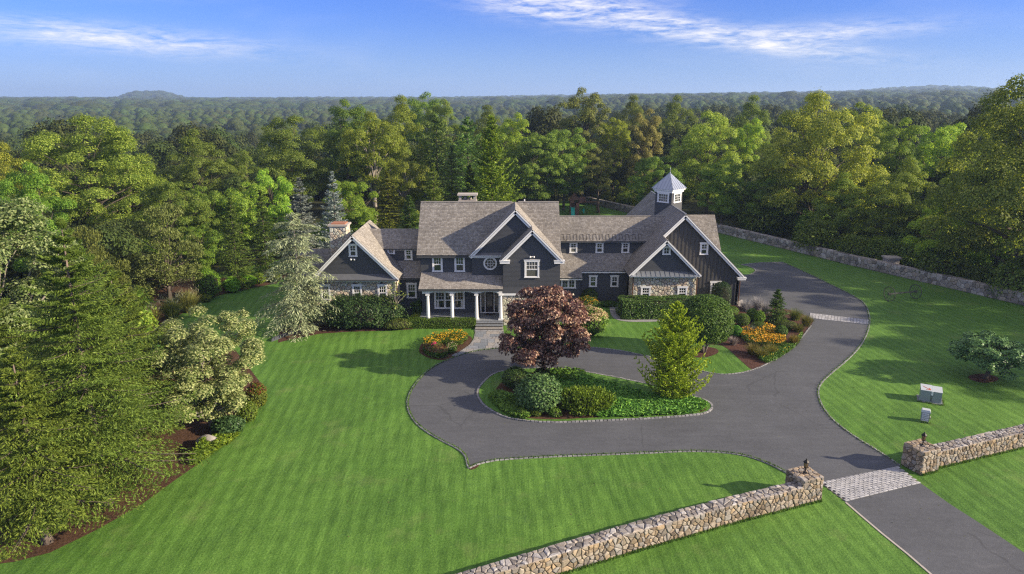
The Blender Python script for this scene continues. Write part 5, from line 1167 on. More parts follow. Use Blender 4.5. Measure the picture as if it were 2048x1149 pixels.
def base_grass():
    """longer blades left by the mower along walls, piers, boxes and kerbs"""
    rng = np.random.default_rng(70); P = []
    def along(pts, n, w):
        pts = [np.array(p[:2]) for p in pts]; L = [np.linalg.norm(b - a) for a, b in zip(pts, pts[1:])]; t = sum(L)
        for a, b, l in zip(pts, pts[1:], L):
            k = max(1, int(n * l / t)); u = rng.uniform(0, 1, k)[:, None]; d = (b - a) / max(l, 1e-6); nn = np.array([d[1], -d[0]]); P.append(a + (b - a) * u + nn * rng.uniform(.02, w, k)[:, None])
    along([(-9.5, 21.0), (-2.0, 24.55), (2.15, 26.5), (4.99, 27.8), (10.29, 30.1), at(PL, .05)], 2600, .16); along([at(PL, 0), at(PL, 1.28)], 200, .14); along([at(PR, 0), at(PR, 1.28)], 160, .14); along([at(PR, 1.2, .25), at(PR, 13.5, .25)], 1400, .16)
    for line in (OUT_L, BOT, OUT_R): along(line[::-1], 1300, .1); 
    x, y = (28.57,44.44); along([(x - .8, y + .3), (x + .55, y - .45), (x + 1.1, y + .6)], 120, .12); x, y = (26.45,41.43); along([(x - .3, y + .1), (x + .3, y - .2)], 50, .1)
    P = np.concatenate(P); n = len(P); h = rng.uniform(.05, .16, n); V, Q = leaf_quads(np.c_[P, h * .5], np.c_[rng.normal(size=(n, 2)), np.zeros(n)], .17, .035, rng, np.c_[rng.normal(size=(n, 2)) * .35, np.ones(n)])
    o = link('grass_tufts', npmesh('grass_tufts', V, Q, mats=[M['juniper']])); o['kind'] = 'stuff'
    def leaves(poly, k): return scatter(poly, k, rng)
    L = np.concatenate([leaves([(-7.03,44.94),(-3.47,54.98),(7.28,54.98),(13.00,42.54),(21.23,44.94),(20.56,39.03),(14.07,37.76),(-1.84,36.56)], 90), leaves([(-17.14,48.52),(-9.26,54.98),(-3.56,36.56),(13.49,35.99),(-0.54,27.46),(-16.64,28.19)], 40), leaves([(21.88,43.32),(33.65,63.19),(45.67,60.22),(31.84,40.37),(22.29,36.56)], 70), leaves([(17.22,32.38),(21.92,33.85),(22.85,27.46),(18.64,26.43)], 14)])
    n = len(L); V, Q = leaf_quads(np.c_[L, np.full(n, .018)], rng.normal(size=(n, 3)) * .25 + [0, 0, 1], .10, .07, rng); o = link('fallen_leaves', npmesh('fallen_leaves', V, Q, mats=[M['grassblade']])); o['kind'] = 'stuff'
base_grass()

# ------------------------------------------------------------------ tree kinds (mesh data shared by the copies)
PROTO = {}
def kind(k, H, Rr, pair): PROTO[k] = (H, Rr, pair)
kind('oakA', 20, 9, broad(101, 20, 9, 3.0, 130, 72000, .24, OAK, (.12, .22), .85, .34, 46, up=.35))
kind('oakB', 20, 7, broad(102, 20, 7, 4.0, 100, 54000, .23, OAK, (.14, .25), .9, .32, 36, up=.35))
kind('oakC', 20, 6, broad(103, 20, 6, 4.5, 85, 46000, .23, OVAL, (.15, .28), .95, .34, 30, lm='leaf2', up=.35))
kind('maple', 16, 6.5, broad(104, 16, 6.5, 2.4, 110, 50000, .23, ROUND, (.13, .24), .8, .22, 34, lm='leaf2', up=.35))
kind('tall', 22, 5, broad(105, 22, 5, 5.0, 80, 30000, .24, TALL, (.17, .32), .95, .42, 40, lm='olive', bark='bark', up=.3))
kind('young', 11, 3.4, broad(106, 11, 3.4, 1.0, 60, 22000, .19, OVAL, (.18, .32), .95, .28, 26, lm='leaf2'))
kind('olive', 11, 3.2, broad(107, 11, 3.2, .8, 75, 15000, .22, [(0, .6), (.2, .9), (.5, 1), (.75, .8), (.9, .45), (1, .1)], (.16, .3), .9, .22, 30, lm='olive', fan=True, wl=.4))
kind('pine', 19, 5, conifer(108, 19, 5, 3, 26, 8, 9, .75, .2, [(0, .7), (.2, 1), (.6, .75), (.85, .4), (1, .06)], .05, .25, 'needle', spread=.9, jit=.28, hangs=.1, dens=3))
kind('spruce', 12, 3.0, conifer(109, 12, 3.0, .4, 32, 9, 9, .36, .11, None, .32, .16, 'needle', hangs=.45, dens=4))
kind('narrow', 12, 2.2, conifer(110, 12, 2.2, .3, 34, 8, 7, .45, .14, None, .4, .14, 'needle', hangs=.5))
kind('bluespruce', 11, 2.9, conifer(111, 11, 2.9, .4, 28, 9, 9, .34, .12, None, .15, .12, 'blueneedle', hangs=.2, dens=4))
kind('cone', 18, 3.6, conifer(112, 18, 3.6, .3, 44, 11, 9, .40, .15, [(0, .9), (.12, 1), (.45, .74), (.75, .42), (.93, .16), (1, .03)], -.05, .3, 'lime', hangs=.1, dens=5, wild=.6, jit=.3))
kind('highoak', 20, 6, broad(113, 20, 6, 8.0, 75, 40000, .23, OAK, (.15, .27), .8, .36, 34, up=.35, bark='palebark', trunk_r=.42))
GRP = 'trees in the woods around the house'
def T(k, x, y, ztop, r, label, tint=None, name=None, rz=None, z=None, group=GRP):
    H, Rr, pair = PROTO[k]; zb = float(gz(x, y)) if z is None else z; h = max(ztop - zb, 2); r = max(r, .86 * Rr * h / H) if k in ('oakA', 'oakB', 'oakC', 'maple', 'highoak') else r; rng = random.Random(int(x * 13 + y * 7))
    nm = name or {'highoak': 'oak_tree', 'oakA': 'oak_tree', 'oakB': 'oak_tree', 'oakC': 'broadleaf_tree', 'maple': 'maple_tree', 'tall': 'tall_tree', 'young': 'young_tree', 'olive': 'columnar_tree', 'pine': 'pine_tree', 'spruce': 'spruce_tree', 'narrow': 'spruce_tree', 'bluespruce': 'blue_spruce', 'cone': 'conifer_tree'}[k]
    return tree_thing(nm, pair, label, x, y, (r / Rr, h / H), zb, rng.uniform(0, 6.28) if rz is None else rz, tint, group)
DK = (.82, .86, .76); OL = (1.1, 1.1, .82); YG = (1.45, 1.35, .9); PALE = (1.9, 1.7, 1.5); BR = (1.2, 1.02, .75); BLU = (.95, 1.1, 1.25)
# left of the house, over the valley
T('oakA', -56.6, 96.0, 18.7, 9.7, 'great spreading oak with pale bare limbs, tallest crown on the left', OL, rz=.6)
T('oakB', -62.8, 88.0, 14.9, 4.7, 'yellow green tree beside the great oak at the left edge', YG)
T('oakB', -49.7, 112.0, 15.6, 5.9, 'dark broadleaf tree just right of the great oak', DK)
T('maple', -40.6, 84.0, 11.7, 4.5, 'mid green maple under the right side of the great oak', (.85, .88, .8))
T('oakA', -39.2, 128.0, 17.9, 9.0, 'broad dark oak mass between the great oak and the tall trunked trees', DK)
T('oakC', -44.4, 118.0, 12.0, 3.7, 'rounded green tree below the broad dark oak, left of centre', None)
T('young', -32.6, 96.0, 12.3, 2.7, 'soft pale green pointed tree rising behind the two blue spruces', (1.5, 1.5, 1.1))
T('young', -35.5, 92.0, 10.7, 3.6, 'pale olive young trees in a loose row behind the small dark spruce', (1.3, 1.3, 1.0))
T('young', -38.6, 90.0, 10.7, 2.9, 'light green young tree left of the small dark spruce', (.9, .95, .75))
T('spruce', -30.1, 75.0, 9.8, 2.2, 'dark green spruce with visible trunk at the edge of the back lawn', (.8, .95, .8), z=0)
T('narrow', -28.6, 80.0, 9.9, 1.8, 'narrow dark spruce right of the lawn edge spruce', (.62, .78, .65), z=0)
T('bluespruce', -25.6, 85.0, 10.7, 2.7, 'silvery blue spruce behind the weeping cedar', None, z=0)
T('bluespruce', -20.3, 80.0, 11.9, 2.4, 'pale blue spruce behind the fieldstone chimney', (1.05, 1.1, 1.15), z=0)
T('olive', -34.8, 69.0, 11.1, 3.5, 'tall olive brown columnar tree behind the grass clumps', None, z=0)
T('olive', -35.4, 58.0, 10.7, 2.7, 'olive tree rising behind the front spruces', (.95, 1.0, .8), z=0)
T('oakC', -46.3, 68.0, 14.2, 3.7, 'mid green tree behind the pale leaved tree at the left edge', (1.0, 1.05, .8), z=0)
T('maple', -43.1, 78.0, 5.3, 3.1, 'dark green maple filling the gap below the great oak', DK, z=0)
T('young', -35.7, 80.0, 6.7, 2.3, 'green tree left of the dark spruce, thin trunk showing', (.9, .98, .75), z=0)
# behind the house
T('highoak', -20.7, 106.0, 19.0, 4.8, 'tall oak with a long bare trunk behind the left connector', (1.12, 1.14, .8), z=0, rz=1.0)
T('oakC', -30.0, 132.0, 20.1, 5.3, 'dark oak topping the skyline left of the tall bare trunk', DK)
T('oakB', -19.3, 124.0, 20.8, 5.9, 'olive oak topping the skyline above the main roof chimney', OL)
T('oakC', -19.1, 158.0, 21.6, 2.9, 'slim tree poking above the skyline, left of the blue green pine', None)
T('oakC', -14.3, 152.0, 20.1, 3.5, 'small rounded skyline tree above the blue green pine', None)
T('maple', -20.8, 90.0, 11.1, 3.5, 'bright green maple right of the pale blue spruce', (1.1, 1.2, .85), z=0)
T('highoak', -14.7, 98.0, 13.4, 3.6, 'thin olive tree with spreading boughs behind the main roof', OL, z=0)
T('spruce', -16.4, 93.0, 10.8, 3.3, 'brownish open conifer between bare trunk and main roof', BR, z=0)
T('spruce', -12.6, 86.0, 8.6, 2.7, 'low blackish green spruce against the left end of the main roof', (.5, .58, .5), z=0)
T('spruce', -10.2, 92.0, 11.9, 2.4, 'yellow green spruce just left of the main roof chimney', (1.2, 1.1, .9), z=0)
T('narrow', -8.2, 97.0, 13.7, 2.1, 'narrow spire spruce directly behind the main roof chimney', (1.0, 1.0, .8), z=0)
T('pine', -12.8, 122.0, 17.0, 4.5, 'blue green pine left of the bright conical tree', BLU)
T('pine', -7.3, 118.0, 16.8, 4.2, 'blue green pine behind the narrow spire spruce', BLU)
T('cone', -2.7, 95.0, 17.9, 3.8, 'bright yellow green conical tree behind the main ridge', (1.2, 1.05, .85), z=0)
T('cone', -5.8, 98.0, 11.3, 2.1, 'darker green conical tree tucked left of the bright one', (.55, .62, .55), z=0)
T('oakC', 0.9, 132.0, 17.7, 3.7, 'yellow green tree right of the bright conical tree', YG)
T('oakB', -6.0, 165.0, 18.9, 6.9, 'dark skyline oak behind the bright conical tree', DK)
T('maple', 4.3, 128.0, 15.5, 4.4, 'left of two dense round maples left of the playset', (1.0, 1.05, .95), z=0)
T('maple', 9.6, 131.0, 16.5, 5.1, 'right of two dense round maples, pale trunk beside the playset', (1.05, 1.1, 1.0), z=0)
T('tall', 13.8, 140.0, 23.3, 5.5, 'tallest feathery open crowned tree above the playset', OL, z=0)
T('oakC', 20.3, 142.0, 16.6, 4.4, 'yellow green tree right of the feathery tall tree', YG)
T('tall', 25.3, 138.0, 19.2, 3.9, 'pale straw coloured thin tree left of the cupola skyline', PALE, z=0)
T('oakB', 28.1, 172.0, 21.1, 5.7, 'dark oak on the skyline behind the straw coloured tree', DK)
T('oakB', 37.0, 165.0, 21.0, 5.5, 'dark oak on the skyline above the cupola', DK)
T('maple', 24.3, 120.0, 11.9, 4.9, 'dark tree directly behind the cupola', DK, z=0)
T('tall', 15.8, 128.0, 12.2, 3.1, 'loose light green tree with a dark trunk right of the playset', (1.1, 1.1, .8), z=0)
# right hand woods
T('oakA', 34.5, 124.0, 18.8, 7.4, 'broad mid green oak right of the cupola', (1.4, 1.35, 1.1), z=0)
T('oakB', 49.8, 152.0, 21.0, 4.3, 'slim dark oak on the skyline left of the huge right hand oak', DK)
T('oakC', 42.4, 126.0, 16.9, 4.1, 'yellow green tree between the broad oak and the huge right hand oak', YG)
T('oakA', 44.2, 104.0, 21.9, 8.7, 'huge oak with a leaning pale limb, tallest behind the boundary wall', (1.6, 1.5, 1.2), z=0, rz=2.2)
T('oakC', 59.1, 122.0, 19.6, 3.9, 'mid green tree close behind the right flank of the huge oak', (1.3, 1.25, 1.0))
T('oakC', 58.4, 108.0, 17.4, 4.3, 'soft green tree right of the huge oak', (1.05, 1.05, .8))
T('maple', 67.0, 112.0, 18.0, 5.1, 'bright yellow green maple in the right hand woods', YG)
T('oakB', 69.0, 104.0, 18.2, 3.7, 'olive tree left of the tall edge tree', OL)
T('oakA', 53.5, 74.0, 23.6, 6.1, 'very tall dark tree filling the right edge', (1.12, 1.18, .98), z=0)
T('oakB', 53.9, 84.0, 14.3, 4.5, 'dark tree in front of the yellow green maple', (1.12, 1.18, .98), z=0)
T('oakB', 51.0, 92.0, 12.8, 5.5, 'dark leafy tree behind the middle of the boundary wall', (1.12, 1.18, .98), z=0)
T('oakB', 45.8, 97.0, 10.4, 4.5, 'dark tree at the foot of the huge oak', (1.12, 1.18, .98), z=0)
T('young', 48.8, 80.0, 8.9, 2.6, 'small bright yellow green tree lit inside the dark woods', (1.8, 1.7, .9), z=0)
T('oakC', 32.9, 110.0, 11.2, 4.3, 'green tree beyond the east end of the barn', (1.2, 1.25, 1.0), z=0)
T('oakC', 39.4, 107.0, 10.5, 4.2, 'dark green tree left of the trunk of the huge oak', (1.12, 1.18, .98), z=0)
for i, (x, y, h, r) in enumerate(((61, 56, 13, 6), (68, 69, 13, 7), (58, 44, 13, 6), (70, 40, 15, 7.5), (64, 88, 14, 7), (60, 26, 13, 6), (65, 62, 16, 7), (62, 49, 15, 6.5), (67, 35, 14, 7))):
    T('oakB' if i % 2 else 'oakA', x, y, h, r, 'dark broadleaf tree of the woods beyond the right edge of the frame', (.88, .92, .78), z=0)
# individual trees near the house -------------------------------------------
def one(name, pair, label, x, y, rz=0, tint=None, z=0): return tree_thing(name, pair, label, x, y, (1, 1), z, rz, tint)
sA = conifer(201, 14.6, 4.6, 1.9, 36, 9, 15, .19, .052, [(0, .72), (.12, 1), (.45, .7), (.75, .36), (1, .02)], .30, .18, 'needle', hangs=.42, dens=15, jit=.26, wild=.5, trunk_r=.24, bark='tanbark')
sB = conifer(202, 9.5, 3.4, 1.7, 25, 9, 13, .19, .052, [(0, .75), (.12, 1), (.5, .66), (.8, .33), (1, .03)], .32, .2, 'needle', hangs=.42, dens=15, jit=.25, wild=.5, trunk_r=.2, bark='tanbark')
x, y = (-20.71,32.01); one('spruce_tree', sA, 'tallest yellow green spruce in the left front bed, pale trunk at the mulch edge', x, y, .3, (1.0, 1.05, .9))
x, y = (-21.71,28.76); one('spruce_tree', sB, 'lower spruce nearest the bottom left corner', x, y, 1.1, (1.12, 1.12, .9))
x, y = (-22.44,38.20); o = one('spruce_tree', sB, 'right hand spruce of the front bed, next to the pale dogwood', x, y, 2.0, (1.05, 1.1, .9)); o.scale = (1.05, 1.05, 1.15)
x, y = (-27.31,35.99); o = one('spruce_tree', sA, 'big spruce behind the corner spruce at the left edge', x - 1.5, y + 1, 2.6, (.95, 1.0, .85)); o.scale = (.85, .85, .75)
x, y = (-26.51,44.94); o = one('spruce_tree', sA, 'green spruce set back behind the tallest front spruce', x - 2.2, y + 1, 4.0, (.95, 1.1, .9)); o.scale = (.7, .7, .75)
kp = broad(203, 15, 5.5, 1.5, 90, 42000, .21, OVAL, (.17, .3), .75, .3, 40, lm='dogwood', bark='palebark', up=.4, wl=.5)
one('oak_tree', kp, 'sparkling pale leaved tree at the left edge above the spruces', -30.5, 41, .5, (.72, .75, .55))
dg = broad(204, 7.4, 3.7, .5, 130, 52000, .155, [(0, .3), (.25, .62), (.5, .95), (.75, 1), (.92, .75), (1, .35)], (.13, .22), .95, .34, 40, lm='dogwood', bark='palebark', up=.9, wl=.5, fan=False, trunk_r=.16)
x, y = (-18.86,39.82); one('dogwood_tree', dg, 'pale cream and green dogwood beside the left lawn', x - .1, y + 1.1, 1.0, (1.08, 1.05, .8)).scale = (1.1, 1.1, 1.05)
cd = conifer(205, 10.6, 3.3, 1.0, 21, 8, 13, .32, .075, [(0, .95), (.12, 1), (.35, .86), (.6, .74), (.85, .56), (.96, .3), (1, .08)], .12, -.16, 'cedar', 'palebark', spread=1.0, jit=.34, hangs=.75, dens=6)
x, y = (-18.80,59.94); one('weeping_cedar', cd, 'pale grey weeping cedar in front of the left gable', x, y, .4, (1.35, 1.35, 1.25))
pm = broad(206, 7.35, 3.3, .8, 150, 36000, .19, [(0, .55), (.1, .8), (.3, 1), (.6, .98), (.8, .8), (.93, .5), (1, .2)], (.15, .24), .85, .10, 30, lm='purple', bark='bark', hang=1, wl=.75, trunk_r=.17)
x, y = (2.47,49.30); one('purple_maple', pm, 'round dark purple leaved maple standing on the drive island', x, y, .8)
gc = conifer(207, 6.8, 2.2, .1, 28, 11, 10, .2, .075, [(0, .82), (.1, 1), (.3, .95), (.55, .74), (.8, .46), (.93, .22), (1, .05)], -.12, .35, 'gold', hangs=.12, dens=13, wild=.7, jit=.36, trunk_r=.1)
x, y = (11.12,45.36); one('golden_cypress', gc, 'golden yellow cypress at the right end of the drive island', x, y, .2, (1.45, 1.5, 1.0)).scale = (.9, .9, 1.0)
gtr = MB()
for k in range(5):
    q = k * 1.2566; gtr.tube([(.12 * math.cos(q), .12 * math.sin(q), 0), (.3 * math.cos(q), .3 * math.sin(q), .6), (.7 * math.cos(q), .7 * math.sin(q), 1.6), (1.0 * math.cos(q), 1.0 * math.sin(q), 2.6)], [.09, .07, .06, .03], 6)
gtc = shrub_mesh(208, 2.12, 2.0, 4.0, 26000, .15, 'shrub', lumps=.05, rag=.06, core=.86, shape=.9); gtc.transform(Matrix.Translation((0, 0, .75)))
x, y = (15.68,54.38); one('globe_tree', (gtr.mesh('trunk', M['palebark'], True), gtc), 'round clipped multi stemmed tree in a mulch ring on the front lawn', x, y, .5, (.85, .95, .85))
lt = broad(209, 3.75, 2.75, .75, 75, 11000, .19, [(0, .55), (.2, .85), (.45, 1), (.7, .95), (.88, .75), (1, .35)], (.16, .28), .6, .2, 26, lm='darkshrub', trunk_r=.16, up=.8)
x, y = (35.06,48.72); one('lawn_tree', lt, 'low spreading blue green tree alone on the right lawn', x, y, .2, (3.2, 3.3, 3.0))
yt = broad(210, 4.4, 1.35, .5, 20, 300, .17, OVAL, (.25, .45), .8, .4, 22, lm='olive', bark='palebark', trunks=3, trunk_r=.07)
x, y = (-10.80,61.38); one('young_tree', yt, 'thin pale barked young tree between rhododendron and porch hedge', x, y, 0, (1.3, 1.4, 1.1))
# shrubs --------------------------------------------------------------------
def SH(seed, box, label, n=2500, leaf=.13, lm='shrub', name='shrub', tint=None, ry=None, cat='shrub', group=None, **k):
    x, y, hw, h = box; me = shrub_mesh(seed, hw, ry or hw, h, n, leaf, lm, **k); return plant(name, me, label, x, y, random.Random(seed).uniform(0, .3) if ry else random.Random(seed).uniform(0, 6), cat, group, tint)
SH(301, (-13.48, 61.22, 3.38, 2.76), 'wide dark rhododendron under the left stone wing', 9000, .2, 'darkshrub', 'rhododendron', (1.3, 1.3, 1.1), 1.9, lumps=.22, shape=.8, rag=.12)
SH(302, (-10.25, 60.47, 1.27, 0.92), 'low spreading shrub at the foot of the thin young tree', 1500, .13, 'olive', ry=.8, tint=(.8, .95, .7))
x, y = (-8.98,63.19); plant('potted_shrub', shrub_mesh(303, .55, .55, 1.5, 500, .2, 'shrub', rag=.3, core=.4, lumps=.3), 'small leafy plant between the young tree and the porch corner', x, y + 1.2)
hx0, hy0 = (-9.48,60.50); hx1, hy1 = (-3.30,60.50)
plant('hedge', hedge_mesh(304, 0, 0, hx1 - hx0, .95, .78, 9000, .09, 'shrub'), 'clipped low box hedge along the front of the porch', hx0, hy0, 0, 'hedge', None, (.95, .92, .75))
plant('hedge', hedge_mesh(305, 0, 0, .8, 1.5, .78, 1800, .09, 'shrub'), 'short return of clipped hedge at the left end of the porch', hx0 + .15, hy0 + 1.0, 0, 'hedge', None, (.95, .92, .75))
x0, y0 = (10.15,63.19); x1, _ = (17.67,63.19)
plant('hedge', hedge_mesh(306, 0, 0, x1 - x0 + .6, 2.4, 1.75, 14000, .13, 'darkshrub', .35, .28), 'long rounded dark yew hedge in front of the stone garage wing', x0, y0, 0, 'hedge', None, (2.5, 2.3, 1.3))
SH(307, (6.89, 58.59, 1.46, 2.52), 'pinkish topped hydrangea clump right of the purple maple', 3200, .17, 'shrub', 'hydrangea', (1.35, 1.4, 1.1), 1.1, flowers='pink', fl=900, fsize=.16, fzone=.3, rag=.16, lumps=.2)
SH(308, (7.83, 68.45, 0.80, 1.64), 'rounded olive shrub against the dark connector wall', 1800, .12, 'shrub', tint=(.9, .9, .7))
SH(309, (7.34, 65.98, 1.16, 1.41), 'loose yellow flowered shrub beside the dark connector wall', 1600, .15, 'shrub', flowers='petal', fl=120, fsize=.12, rag=.25, core=.6, ry=.8)
SH(310, (9.69, 67.85, 0.94, 0.46), 'low bright green groundcover clump by the connector wall', 900, .13, 'lime', tint=(.6, .8, .7), ry=.7)
me = shrub_mesh(311, .95, .95, 2.7, 5200, .085, 'darkshrub', lumps=.03, shape=.85, rag=.03); x, y = (20.68,66.45); plant('topiary', me, 'smooth clipped egg shaped topiary at the barn corner window', x, y + .6, 0, 'topiary', None, (1.0, 1.15, .95))
for i, (b, lb, tt, lmn) in enumerate(((((20.22, 62.16, 0.64, 1.42)), 'leftmost clipped round box shrub of the garden bed', (1.0, .95, .7), 'shrub'), (((21.04, 61.27, 0.63, 1.21)), 'largest clipped round box shrub in the garden bed', (1.0, .92, .68), 'shrub'), (((21.23, 64.91, 0.60, 0.79)), 'small clipped box shrub below the egg topiary', (1.05, .9, .65), 'shrub'), (((19.55, 58.41, 0.52, 0.99)), 'bright green round shrub left of the yellow flowers', (.9, 1.2, .7), 'shrub'), (((22.05, 59.73, 0.84, 0.86)), 'flattened olive mound shrub behind the yellow flowers', (.85, .85, .7), 'shrub'), (((23.40, 58.17, 0.56, 1.07)), 'round olive mound right of the yellow flowers', (.8, .8, .65), 'shrub'), (((24.77, 60.69, 1.01, 0.65)), 'low brownish mound shrub under the small spruce', (.95, .75, .6), 'shrub'))):
    SH(320 + i, b, lb, 2200, .085, lmn, 'box_shrub', tt, group='mounded shrubs in the garden bed', lumps=.06, rag=.04)
SH(330, (22.35, 62.81, 0.51, 1.22), 'left lobe of lime green shrub in the garden bed', 1300, .12, 'lime', 'lime_shrub', (.7, .75, .7), rag=.12, lumps=.2); SH(331, (22.84, 62.05, 0.51, 1.16), 'right lobe of lime green shrub in front of the small spruce', 1300, .12, 'lime', 'lime_shrub', (.88, .92, .78), rag=.12, lumps=.2)
sp = conifer(332, 3.1, 1.15, .05, 20, 9, 6, .26, .09, None, .2, .1, 'needle', hangs=.25, dens=2, trunk_r=.06); x, y = (24.46,61.97); one('spruce_tree', sp, 'small dark conical spruce in the garden bed by the drive', x, y + .5, 0, (.5, .72, .62))
def GR(seed, x, y, r, h, n, label, lm='grassblade', tint=None, w=.022, name='ornamental_grass', group='ornamental grasses', **k): return plant(name, grass_mesh(seed, r, h, n, w, lm, **k), label, x, y, 0, 'grass clump', group, tint)
for i, (px, py, r, h, lb, lmn, tt, kw) in enumerate((
    (*(22.93,66.11), 1.2, 1.2, 'airy grey plumed grass by the barn corner', 'palegrass', (1.1, 1.1, 1.2), {}), (*(24.23,66.63), 1.1, 1.35, 'airy grey plumed grass left of the small spruce', 'palegrass', (1.1, 1.1, 1.2), {}), (*(24.66,65.44), .9, 1.1, 'grey grass tuft touching the small spruce', 'palegrass', (1, 1, 1.05), {}),
    (*(26.60,63.19), 1.1, 1.15, 'green fountain grass right of the small spruce', 'grassblade', (.7, .85, .6), {}), (*(26.90,61.38), .95, 1.1, 'tan topped fountain grass at the end of the cobble band', 'grassblade', (.9, .9, .65), {}), (*(25.49,59.65), .9, .8, 'olive fountain grass along the garden kerb', 'grassblade', (.75, .8, .55), {}),
    (*(23.76,56.21), .7, .95, 'golden tan grass beside the garden kerb', 'grassblade', (1.35, 1.1, .7), {}), (*(19.58,54.03), 1.0, .95, 'left tan fountain grass at the front of the garden bed', 'grassblade', (1.05, .95, .65), {}), (*(19.96,53.11), .95, .85, 'middle tan fountain grass at the front of the garden bed', 'grassblade', (.95, .9, .6), {}), (*(21.01,54.03), .9, .85, 'right tan fountain grass at the front of the garden bed', 'grassblade', (1.05, .95, .6), {}),
    (*(18.65,56.21), .7, .75, 'grey lavender tuft beside the globe tree', 'palegrass', (.95, .8, .8), {}), (*(21.34,59.10), .9, .7, 'silvery feathery perennial behind the yellow flowers', 'palegrass', (.75, .95, .85), {}))):
    GR(340 + i, px, py, r, h, 420, lb, lmn, tt, **kw)
def flowers(seed, poly, n, nf, h, label, name, petal='petal', tint=None, fs=.11, lm='shrub', z=0):
    rng = np.random.default_rng(seed); P2 = scatter(poly, n, rng); F2 = scatter(poly, nf, rng); ws = waves(rng, 5, 1.3)
    hh = lambda Q: h * (.85 + .35 * wv(np.stack([Q[:, 0], Q[:, 1], 0 * Q[:, 0]], 1), ws))
    P = np.stack([P2[:, 0], P2[:, 1], hh(P2) * rng.uniform(.15, .95, n)], 1); Fp = np.stack([F2[:, 0], F2[:, 1], hh(F2) * rng.uniform(.9, 1.15, nf)], 1)
    c = np.array([*P2.mean(0), 0]); V1, Q1 = leaf_quads(P - c, rng.normal(size=(n, 3)) * .6 + [0, 0, .7], .16, .08, rng); V2, Q2 = leaf_quads(Fp - c, rng.normal(size=(nf, 3)) * .5 + [0, -.3, 1], fs, fs * .9, rng)
    me = npmesh(name, np.concatenate([V1, V2]), np.concatenate([Q1, Q2 + len(V1)]), mats=[M[lm], M[petal]], mi=np.r_[np.zeros(len(Q1), int), np.ones(len(Q2), int)])
    o = plant(name, me, label, c[0], c[1], 0, 'flower bed', None, tint, z=z)
    return o
flowers(360, cr([(19.89,58.55),(21.40,60.22),(22.84,60.50),(23.57,58.55),(23.13,56.21),(22.34,55.22),(21.18,55.71),(20.00,56.21)], 4, True), 5200, 1000, .62, 'orange yellow coneflower patch in the garden bed', 'coneflower_patch', fs=.125)
flowers(361, cr([(20.51,54.98),(22.26,55.22),(24.85,58.02),(25.71,59.10),(24.14,56.21),(21.97,53.57),(20.01,51.78),(19.68,53.11)], 4, True), 4500, 25, .35, 'green perennials along the garden kerb', 'perennials', fs=.1)
flowers(362, cr([(-7.28,54.98),(-7.37,56.46),(-6.59,57.88),(-5.22,58.69),(-3.93,58.28),(-3.85,56.97),(-4.67,55.47),(-5.63,55.96),(-6.37,54.98)], 4, True), 3400, 420, .62, 'orange coneflower patch beside the front walk', 'coneflower_patch', fs=.10, tint=(1.0, .85, .7))
flowers(363, cr([(-7.30,54.50),(-6.37,54.98),(-5.50,54.50),(-5.15,53.34),(-5.74,52.77),(-6.57,53.11)], 4, True), 1800, 500, .6, 'dusky red perennials at the front of the walkside bed', 'red_perennials', 'red', fs=.11)
flowers(364, cr([(-5.42,54.98),(-4.84,55.47),(-4.52,54.62),(-4.88,53.91),(-5.30,54.15)], 4, True), 900, 60, .55, 'white flecked green rose bush beside the front walk', 'rose_bush', 'pink', fs=.08)
flowers(365, cr([(-6.62,54.98),(-6.31,55.22),(-6.25,54.62),(-6.52,54.50)], 4, True), 120, 40, .75, 'small magenta flower spray among the orange coneflowers', 'magenta_flowers', 'magenta', fs=.12)
# island planting
SH(370, (0.23, 47.04, 0.97, 1.51), 'dark rounded yew at the left end of the island', 3600, .11, 'darkshrub', 'yew_bush', (1.5, 1.6, 1.0), lumps=.1)
SH(371, (0.93, 45.48, 0.72, 1.30), 'darker bush between the yew and the glossy rhododendron', 2400, .14, 'darkshrub', 'bush', (1.3, 1.2, 1.0), lumps=.15)
SH(372, (1.75, 43.49, 1.46, 2.31), 'glossy pale leaved rhododendron in front of the purple maple', 5200, .2, 'darkshrub', 'rhododendron', (2.6, 2.4, 2.1), lumps=.16, rag=.12, up=.6)
SH(373, (5.02, 43.28, 1.78, 1.42), 'low spreading golden green juniper at the front of the island', 5600, .2, 'gold', 'golden_juniper', (.62, .68, .6), lumps=.3, rag=.22, spike=True, wl=.4, ry=1.3)
SH(374, (2.21, 48.77, 0.59, 0.80), 'small dark bush behind the trunk of the purple maple', 1200, .12, 'darkshrub', 'bush', (1.3, 1.4, 1.0))
for i, (b, lb) in enumerate((((0.68, 42.36, 0.36, 0.54), 'small yellowish tuft left of the mulch patch on the island'), ((1.59, 42.36, 0.36, 0.47), 'small olive tuft in the mulch patch on the island'), ((2.82, 42.26, 0.42, 0.59), 'small rounded tuft right of the glossy rhododendron'))): SH(375 + i, b, lb, 500, .12, 'shrub', 'tuft', (1.2, 1.05, .8), rag=.2)
